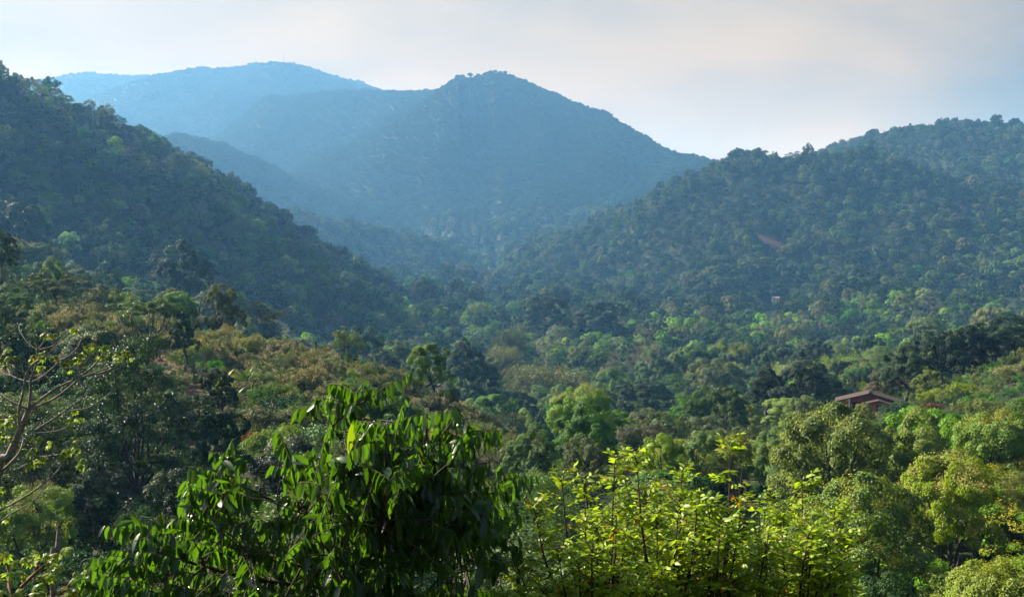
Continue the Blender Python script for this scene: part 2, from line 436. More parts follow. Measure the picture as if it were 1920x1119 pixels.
def ground_mat():
    m, nt, out = new_mat('forest_floor')
    ge = nd(nt, 'ShaderNodeNewGeometry')
    n1 = nd(nt, 'ShaderNodeTexNoise', i_Scale=0.08, i_Detail=9.0, i_Roughness=0.65); nt.links.new(ge.outputs['Position'], n1.inputs['Vector'])
    n2 = nd(nt, 'ShaderNodeTexNoise', i_Scale=0.9, i_Detail=5.0, i_Roughness=0.6); nt.links.new(ge.outputs['Position'], n2.inputs['Vector'])
    c = mix_c(nt, ramp(nt, n1.outputs['Fac'], [(0.4, 0.0), (0.62, 1.0)]), (0.014, 0.024, 0.009), (0.028, 0.034, 0.014))
    c = mix_c(nt, ramp(nt, n2.outputs['Fac'], [(0.5, 0.0), (0.72, 0.7)]), c, (0.02, 0.016, 0.010))
    # bare earth and dry grass where the forest is open
    for px, py, Y, rad, stretch, col in CLEAR:
        p = P(px, py, Y)
        v = nd(nt, 'ShaderNodeVectorMath', operation='SUBTRACT'); v.inputs[1].default_value = (p.x, p.y, 0); nt.links.new(ge.outputs['Position'], v.inputs[0])
        v2 = nd(nt, 'ShaderNodeVectorMath', operation='MULTIPLY'); v2.inputs[1].default_value = (1 / (rad * stretch), 1 / rad, 0); nt.links.new(v.outputs[0], v2.inputs[0])
        ln = nd(nt, 'ShaderNodeVectorMath', operation='LENGTH'); nt.links.new(v2.outputs[0], ln.inputs[0])
        d = math_n(nt, 'ADD', ln.outputs['Value'], math_n(nt, 'MULTIPLY', math_n(nt, 'SUBTRACT', n1.outputs['Fac'], 0.5), 1.4))
        f = ramp(nt, d, [(0.55, 1.0), (0.95, 0.0)])
        cc = mix_c(nt, n2.outputs['Fac'], col, tuple(0.55 * k for k in col))
        c = mix_c(nt, f, c, cc)
    pr = nd(nt, 'ShaderNodeBsdfPrincipled', i_Roughness=0.95); pr.inputs['Specular IOR Level'].default_value = 0.1
    nt.links.new(c, pr.inputs['Base Color'])
    bp = nd(nt, 'ShaderNodeBump', i_Strength=0.6, i_Distance=0.6)
    nt.links.new(n2.outputs['Fac'], bp.inputs['Height']); nt.links.new(bp.outputs[0], pr.inputs['Normal'])
    nt.links.new(pr.outputs[0], out.inputs['Surface'])
    return m

# clearings: px, py, distance, radius, stretch across, colour of the open ground
CLEAR = [
    (1448, 452, 815, 30, 0.62, (0.13, 0.075, 0.05)),
    (1428, 472, 795, 12, 0.9, (0.10, 0.065, 0.045)),
    (1600, 600, 545, 34, 1.0, (0.20, 0.17, 0.10)),
    (1665, 622, 480, 14, 1.3, (0.28, 0.19, 0.11)),
    (925, 660, 345, 16, 0.55, (0.30, 0.20, 0.12)),
    (945, 672, 325, 12, 0.9, (0.26, 0.18, 0.11)),
    (870, 625, 400, 20, 0.8, (0.22, 0.18, 0.11)),
    (450, 690, 112, 16, 1.8, (0.16, 0.11, 0.06)),
    (120, 640, 115, 14, 2.0, (0.16, 0.11, 0.06)),
    (760, 760, 118, 14, 1.6, (0.16, 0.11, 0.06)),
]
def ray_hit(px, py, y0=150, y1=1500):
    Y = np.arange(y0, y1, 3.0); u = P(px, py, 1.0)
    d = H(u.x * Y, Y) + 3 - u.z * Y
    i = np.argmax(d > 0)
    return float(Y[i]) if d[i] > 0 else y1
CLEAR = [(c[0], c[1], ray_hit(c[0], c[1])) + c[3:] if i < 2 else c for i, c in enumerate(CLEAR)]
M_GROUND = ground_mat()
nr, ncol = GX.shape
idx = np.arange(nr * ncol).reshape(nr, ncol)
quads = np.stack([idx[:-1, :-1], idx[:-1, 1:], idx[1:, 1:], idx[1:, :-1]], -1).reshape(-1, 4)
terrain = link('terrain', mk_mesh('terrain', np.stack([GX, GY, GZ], -1).reshape(-1, 3), quads, M_GROUND, smooth=True))
tag(terrain, 'forest floor of the valley rising into hills and far mountains', 'terrain', kind='structure')

# visibility of the ground from the camera: per azimuth, the running highest elevation
_az = np.linspace(-0.62, 0.62, 420); _rr = np.geomspace(6, 6400, 620)
_vx = _az[:, None] * _rr[None]; _vy = np.broadcast_to(_rr[None], _vx.shape)
_ve = np.maximum.accumulate((H(_vx, _vy) + np.interp(_rr, [0, 40, 60, 200, 6000], [0, 0, 1, 3, 3])[None]) / _rr[None], axis=1)
def ground_hidden(x, y, ztop, margin):
    a = np.clip(np.searchsorted(_az, x / y), 0, len(_az) - 1)
    r = np.clip(np.searchsorted(_rr, y) - 2, 0, len(_rr) - 1)
    return (ztop + margin) / y < _ve[a, r]

# ------------------------------------------------------------------ tree kinds
def ball(rng, n):
    v = nrm(rng.normal(size=(n, 3)))
    return v * rng.rand(n, 1) ** (1 / 2.2)

def crown_np(seed, lobes, n, L, W, sub=14, up=0.3, droop=0.25, jit=0.5, low=-0.45, subr=0.40, axis_mode='tangent', bend=0.15, knob=False):
    """leaves over lobes (centre, radii): each lobe carries small clumps on its upper shell"""
    rng = np.random.RandomState(seed)
    C = np.array([l[0] for l in lobes], float); Rr = np.array([l[1] for l in lobes], float)
    area = (Rr.prod(1)) ** (2 / 3); cnt = np.maximum(4, (n * area / area.sum()).astype(int))
    cs, ns = [], []
    for k in range(len(C)):
        u = nrm(rng.normal(size=(sub * 3, 3))); u = u[u[:, 2] > low][:sub]
        sc = C[k] + Rr[k] * u * rng.uniform(0.68, 0.92, (len(u), 1))
        s = rng.randint(0, len(u), cnt[k])
        b = ball(rng, cnt[k])
        if knob:
            b = nrm(rng.normal(size=(cnt[k], 3)) + 0.75 * u[s] + [0, 0, .35]) * rng.uniform(.72, 1.0, (cnt[k], 1))
        pos = sc[s] + Rr[k] * subr * b * rng.uniform(0.55, 1.3, (len(u), 1))[s] * np.where(rng.rand(cnt[k], 1) < .1, rng.uniform(1, 1.35, (cnt[k], 1)), 1)
        o1 = nrm((pos - C[k]) / Rr[k] ** 1.0); o2 = nrm(b)
        cs.append(pos); ns.append(nrm((.7 if knob else 1) * o1 + (1.0 if knob else .6) * o2 + np.array([0, 0, up]) + jit * rng.normal(size=pos.shape)))
    c = np.vstack(cs); nv = np.vstack(ns)
    inside = np.zeros(len(c), bool)
    for k in range(len(C)):
        inside |= (((c - C[k]) / Rr[k]) ** 2).sum(1) < 0.30
    c, nv = c[~inside], nv[~inside]
    if axis_mode == 'up':
        d = nrm(np.array([0, 0, 1.0]) + 0.55 * rng.normal(size=c.shape) + 0.5 * nv)
        nv = nrm(np.cross(d, rng.normal(size=c.shape)))
    else:
        t = rng.normal(size=c.shape); t = nrm(t - nv * (t * nv).sum(1, keepdims=True))
        d = nrm(t + np.array([0, 0, -droop]))
    ln = L * rng.uniform(0.7, 1.3, len(c)); wd = W * rng.uniform(0.75, 1.25, len(c))
    return leaves4(c - d * ln[:, None] * 0.5, d, nv, ln, wd, bend)

def trunk_np(seed, lobes, h, r, fork=0.38, nseg=7, spread=0.35, extra=0):
    rng = np.random.RandomState(seed + 99)
    top = np.array([0, 0, h])
    p0 = np.array([[0, 0, -1.2], [0, 0, 0.2], rng.normal(size=3) * [.04, .04, 0] * h + [0, 0, h * fork * 0.6], rng.normal(size=3) * [.05, .05, 0] * h + [0, 0, h * fork]])
    paths = [smooth_path(p0, [r * 1.35, r * 1.1, r * 0.85, r * 0.75])]
    for i, (c, rad) in enumerate(lobes if len(lobes) < 13 else lobes[::2]):
        c = np.array(c, float); t = rng.uniform(0.55, 1.0)
        s = p0[2] * (1 - t) + p0[3] * t
        m = s * 0.5 + c * 0.5 + np.array([0, 0, -0.06 * h]) + rng.normal(size=3) * 0.03 * h
        rr = r * rng.uniform(0.30, 0.5)
        paths.append(smooth_path([s, m, c, c + np.array(rad) * rng.uniform(-.4, .6, 3)], [rr, rr * 0.7, rr * 0.4, rr * 0.15]))
        for e in range(extra):
            e2 = c + np.array(rad) * nrm(rng.normal(size=3)) * 0.85
            paths.append(([m, (m + e2) / 2 + rng.normal(size=3) * 0.04 * h, e2], [rr * 0.5, rr * 0.3, rr * 0.08]))
    return tubes(paths, nseg)

def dome_lobes(seed, w, h, base, k=9, flat=0.8):
    rng = np.random.RandomState(seed)
    L = [((rng.normal() * .05 * w, rng.normal() * .05 * w, h - 0.30 * w * flat), (0.30 * w, 0.30 * w, 0.30 * w * flat))]
    for i in range(k):
        a = 2 * math.pi * (i + rng.rand() * 0.6) / k * (1 if k < 8 else 2)
        rad = w * (0.19 + 0.10 * rng.rand()) if (k < 8 or i < k / 2) else w * (0.27 + 0.06 * rng.rand())
        z = base + (h - base) * ((0.52 + 0.22 * rng.rand()) if (k < 8 or i < k / 2) else (0.22 + 0.2 * rng.rand()))
        s = w * (0.17 + 0.07 * rng.rand())
        L.append(((rad * math.cos(a), rad * math.sin(a), z), (s, s, s * flat)))
    return L

KINDS = {}
def kind(name, w, h, parts):
    """parts: list of (part name, (verts, quads), material, smooth)"""
    KINDS[name] = dict(w=w, h=h, parts=[(pn, mk_mesh(name + '_' + pn, vq[0], vq[1], m, smooth=sm), m) for pn, vq, m, sm in parts])

def build_kinds():
    for i, s in enumerate((11, 12, 13)):
        lb = dome_lobes(s, 9, 10, 2.2, 9, 0.85)
        kind('dome%d' % i, 9, 10, [('trunk', trunk_np(s, lb, 10, 0.32), M_BARK, True), ('crown', crown_np(s, lb, 30000, .22, .13, 13, droop=.2, subr=.35, jit=.22, up=.4, low=-.6, knob=True), M_LEAF, False)])
    for i, s in enumerate((21, 22)):
        lb = dome_lobes(s, 10, 9.5, 1.6, 10, 0.8)
        rng = np.random.RandomState(s + 5)
        tips = crown_np(s + 1, [(c, tuple(np.array(r) * 1.04)) for c, r in lb], 7000, .16, .09, 16, low=0.3, subr=.30, up=.6, droop=-.5)
        kind('mango%d' % i, 10, 9.5, [('trunk', trunk_np(s, lb, 9.5, 0.4, .35), M_BARK, True), ('crown', crown_np(s, lb, 34000, .22, .13, 14, droop=.2, subr=.33, jit=.2, up=.4, low=-.6, knob=True), M_LEAF, False), ('blossom', tips, M_BLOOM, False)])
    # layered: wide flat tiers
    rng = np.random.RandomState(31)
    lb = []
    for t, (z, rr, k) in enumerate(((1.8, 4.4, 8), (3.6, 4.3, 8), (5.4, 4.0, 8), (7.2, 3.3, 7), (9.0, 2.2, 5), (10.2, 0.8, 2))):
        for i in range(k):
            a = 2 * math.pi * (i + rng.rand()) / k; q = rr * rng.uniform(0.6, 1.0)
            s = rng.uniform(1.4, 2.2)
            lb.append(((q * math.cos(a), q * math.sin(a), z + rng.normal() * .5), (s, s, s * 0.42)))
    kind('layered', 10.5, 11, [('trunk', trunk_np(31, lb, 11, 0.30, .2, extra=1), M_BARK, True), ('crown', crown_np(31, lb, 24000, .26, .11, 12, up=.8, droop=.2, low=-.2, jit=.3), M_LEAF, False)])
    # umbrella: a flat vault on a bare forking trunk
    for i, s in enumerate((41, 42)):
        rng = np.random.RandomState(s); lb = []
        for k in range(15):
            a = rng.rand() * 2 * math.pi; q = 3.8 * math.sqrt(rng.rand())
            z = 6.6 - 0.10 * q * q + rng.normal() * .25; r_ = rng.uniform(.9, 1.4)
            lb.append(((q * math.cos(a), q * math.sin(a), z), (r_, r_, r_ * .55)))
        kind('umbrella%d' % i, 9, 7.5, [('trunk', trunk_np(s, lb, 7.5, 0.22, .35, extra=1), M_BARK, True), ('crown', crown_np(s, lb, 8500, .28, .11, 12, up=.6, droop=.2, low=-.25), M_LEAF, False)])
    # sparse: scattered small clumps on open limbs
    for i, s in enumerate((51, 52)):
        rng = np.random.RandomState(s); lb = []
        for k in range(16):
            a = rng.rand() * 2 * math.pi; q = 3.2 * math.sqrt(rng.rand()); z = 3.8 + 4.6 * rng.rand() * (1 - q / 6)
            r_ = rng.uniform(.55, 1.05)
            lb.append(((q * math.cos(a), q * math.sin(a), z), (r_, r_, r_ * .6)))
        kind('sparse%d' % i, 7.5, 9, [('trunk', trunk_np(s, lb, 9, 0.18, .5, extra=2), M_BARK, True), ('crown', crown_np(s, lb, 4200, .28, .11, 9, up=.4, droop=.3, subr=.5), M_LEAF, False)])
    # tall narrow crown
    rng = np.random.RandomState(61); lb = []
    for k in range(11):
        z = 3 + 7.2 * k / 10; q = 1.5 * (1 - 0.6 * k / 10); a = rng.rand() * 6.28; r_ = 1.5 - .07 * k
        lb.append(((q * math.cos(a), q * math.sin(a), z), (r_, r_, r_)))
    kind('tall', 5, 11.5, [('trunk', trunk_np(61, lb, 11.5, .22, .6), M_BARK, True), ('crown', crown_np(61, lb, 9000, .3, .12, 12), M_LEAF, False)])
    # bushes
    for i, s in enumerate((71, 72)):
        rng = np.random.RandomState(s); lb = []
        for k in range(12):
            a = rng.rand() * 6.28; q = 2.0 * math.sqrt(rng.rand()); r_ = rng.uniform(.7, 1.15)
            lb.append(((q * math.cos(a), q * math.sin(a), 0.9 + 1.2 * rng.rand() * (1 - q / 3)), (r_, r_, r_ * .8)))
        kind('bush%d' % i, 5.6, 3.0, [('stem', trunk_np(s, lb, 3, .10, .2), M_BARK, True), ('foliage', crown_np(s, lb, 7000, .20, .085, 14), M_LEAF, False)])
    # dry shrub of upright sprays with brown flower heads
    for i, s in enumerate((81, 82)):
        rng = np.random.RandomState(s); lb = []
        for k in range(14):
            a = rng.rand() * 6.28; q = 1.6 * math.sqrt(rng.rand()); r_ = rng.uniform(.45, .8)
            lb.append(((q * math.cos(a), q * math.sin(a), 0.7 + 1.3 * rng.rand() * (1 - q / 3)), (r_, r_, r_ * 1.25)))
        kind('dry%d' % i, 4.2, 2.9, [('stem', trunk_np(s, lb, 2.6, .05, .2, extra=2, nseg=4), M_BARK, True), ('foliage', crown_np(s, lb, 5200, .22, .055, 14, axis_mode='up'), M_LEAF, False),
            ('dry_flowers', crown_np(s + 3, [(c, tuple(np.array(r) * 1.12)) for c, r in lb], 1000, .17, .05, 16, low=0.35, subr=.3, axis_mode='up'), M_DRY, False)])
    # feathery bamboo: arching culms
    rng = np.random.RandomState(91); paths, lv = [], []
    for k in range(60):
        a = rng.rand() * 6.28; o = np.array([math.cos(a), math.sin(a), 0]); q = rng.rand() * 1.4; hh = rng.uniform(5, 8.5); out = rng.uniform(1.0, 3.4)
        t = np.linspace(0, 1, 9)[:, None]
        p = o * q + o * out * t ** 2.6 + np.array([0, 0, 1]) * hh * (t - 0.30 * t ** 4)
        paths.append((p, np.linspace(.06, .012, 9)))
        m = 190; tt = rng.uniform(.3, 1, m) ** .8
        c = np.stack([np.interp(tt, t[:, 0], p[:, j]) for j in range(3)], 1) + rng.normal(size=(m, 3)) * .28
        d = nrm(o * .6 + np.array([0, 0, -.6]) + rng.normal(size=(m, 3)) * .6)
        lv.append(leaves4(c, d, nrm(rng.normal(size=(m, 3)) + [0, 0, .8]), rng.uniform(.25, .5, m), rng.uniform(.05, .09, m)))
    kind('bamboo', 7, 7.5, [('culms', tubes(paths, 4), M_BARK, True), ('foliage', join_np(lv), M_LEAF, False)])
    # leafless: repeated forking down to twigs
    def bare(seed, w, h, depth=6):
        rng = np.random.RandomState(seed); paths = []
        def grow(p, d, ln, r, k):
            q = p + d * ln; m = p + d * ln * .5 + rng.normal(size=3) * ln * .06
            paths.append((np.array([p, m, q]), np.array([r, r * .85, r * .68])))
            if k == 0: return
            for j in range(3 if k > 2 else 2 + (rng.rand() > .5)):
                grow(q, nrm(d + rng.normal(size=3) * .52 + np.array([0, 0, .14])), ln * rng.uniform(.6, .85), r * .62, k - 1)
        grow(np.array([0, 0, -.5]), np.array([0, 0, 1.0]), h * .26, h * .018, depth)
        v, q = tubes(paths, 4); v[:, 2] *= h / v[:, 2].max(); sx = w / (np.ptp(v[:, 0])); v[:, :2] *= sx
        return v, q
    b = bare(101, 8, 8)
    rng = np.random.RandomState(5); sel = b[0][rng.randint(0, len(b[0]), 1500)]; sel = sel[sel[:, 2] > 4]
    kind('bare', 8, 8, [('trunk', b, M_PALE, True), ('crown', leaves4(sel, nrm(rng.normal(size=sel.shape)), nrm(rng.normal(size=sel.shape)), .3, .1), M_DRY, False)])
    # banana-like rosette of big leaves
    rng = np.random.RandomState(111); n = 26; a = np.arange(n) * 2.4; t = np.linspace(0, 1, n)
    d = np.stack([np.cos(a) * (.95 - .5 * t), np.sin(a) * (.95 - .5 * t), .35 + 1.0 * t], 1)
    c = np.stack([np.cos(a) * .1, np.sin(a) * .1, 1.2 + .8 * t], 1)
    nv = nrm(np.stack([-np.cos(a) * .7, -np.sin(a) * .7, np.full(n, .8)], 1))
    kind('rosette', 4.2, 3.6, [('stem', tubes([smooth_path([[0, 0, -.6], [.05, 0, .8], [0, .04, 2.1]], [.2, .17, .08])], 8), M_BROWN, True),
                              ('foliage', leaves_fine(c, d, nv, rng.uniform(1.5, 2.2, n), rng.uniform(.4, .6, n), .45, 7, .35), M_LEAF, True)])
    # weeping clump
    lb = [((0, 0, 4.6), (1.5, 1.5, 1.3)), ((.5, .3, 3.2), (1.5, 1.5, 1.7)), ((-.5, -.2, 3.0), (1.4, 1.4, 1.8))]
    kind('weeping', 4, 6, [('trunk', trunk_np(121, lb, 6, .16, .4), M_BARK, True), ('crown', crown_np(121, lb, 5000, .22, .07, 18, droop=1.6), M_LEAF, False)])
build_kinds()

COLS = {  # leaf albedo
    'deep': (.016, .040, .013), 'dark': (.022, .055, .014), 'mid': (.070, .142, .020), 'bright': (.125, .220, .018), 'lime': (.16, .25, .03),
    'olive': (.085, .115, .028), 'gold': (.135, .205, .022), 'pale': (.15, .165, .065), 'grey': (.10, .115, .075), 'brown': (.085, .085, .045), 'rust': (.16, .06, .03), 'bluegreen': (.045, .085, .04),
    'drytop': (.29, .26, .135), 'bloom': (.26, .29, .05), 'tan': (.22, .16, .10),
}
CATNAME = {'dome': 'broadleaf_tree', 'mango': 'mango_tree', 'layered': 'spreading_tree', 'umbrella': 'umbrella_tree', 'sparse': 'sparse_tree', 'tall': 'tall_tree', 'bush': 'bush', 'dry': 'dry_shrub',
           'bamboo': 'bamboo_clump', 'bare': 'leafless_tree', 'rosette': 'banana_plant', 'weeping': 'weeping_tree'}
CATEG = {'bush': 'bush', 'dry': 'shrub', 'bamboo': 'bamboo', 'rosette': 'plant'}
rnd = random.Random(4)
_made = set()
def plant(kname, x, y, z, sx, sz, col, label=None, group=None, rot=None):
    k = KINDS[kname]; fam = kname.rstrip('0123456789')
    root = empty(CATNAME[fam], (x, y, z))
    root.rotation_euler.z = rnd.random() * 6.283 if rot is None else rot
    root.scale = (sx, sx * rnd.uniform(.92, 1.08), sz)
    for pn, me, m in k['parts']:
        o = link(pn, me, root)
        c = COLS[col]
        if pn == 'blossom': c = COLS['bloom']
        elif pn == 'dry_flowers': c = COLS['drytop']
        elif pn == 'crown' and fam == 'bare': c = COLS['tan']
        j = rnd.uniform(.88, 1.12)
        o.color = (c[0] * j, c[1] * j, c[2] * j, 1)
    tag(root, label, CATEG.get(fam, 'tree'), group)
    return root

ENTRY = []      # every single plant: dict(px, py, wpx, Y, root, adj, fam)
def landmark(kname, px, ptop, wpx, Y, col, label, rot=None, hmax=1.7, group=None):
    if Y >= 1000: Y *= 1.2
    k = KINDS[kname]; p = P(px, ptop, Y); w = wpx * Y / F
    g = Hs(p.x, p.y); s = w / k['w']
    hn = k['h'] * s; need = p.z - g
    fam = kname.rstrip('0123456789'); lift = 0
    if fam in ('dome', 'mango', 'layered', 'umbrella', 'sparse', 'tall', 'weeping'): hmax = 1.18
    sz = s * min(max(need / hn, .62), hmax)
    if hmax < 1.2 and need > k['h'] * sz: lift = need - k['h'] * sz
    z = p.z - k['h'] * sz - lift
    r = plant(kname, p.x, p.y, z, s, sz, col, label, group, rot)
    if lift:
        for ch in r.children:
            if ch.name.startswith('trunk'): ch.scale.z = (k['h'] * sz + lift) / (k['h'] * sz) * .97
            else: ch.location.z = lift / sz
    if need / hn > hmax * 1.05 or need / hn < .45: print('LM', label[:40], 'need/hn %.2f' % (need / hn), 'w %.1f' % w, 'ground %.1f' % g)
    ENTRY.append(dict(px=px, py=ptop + .4 * k['h'] * sz * F / Y, top=ptop, wpx=wpx, Y=Y, x=p.x, y=p.y, w=w, root=r, lm=True))
    return r

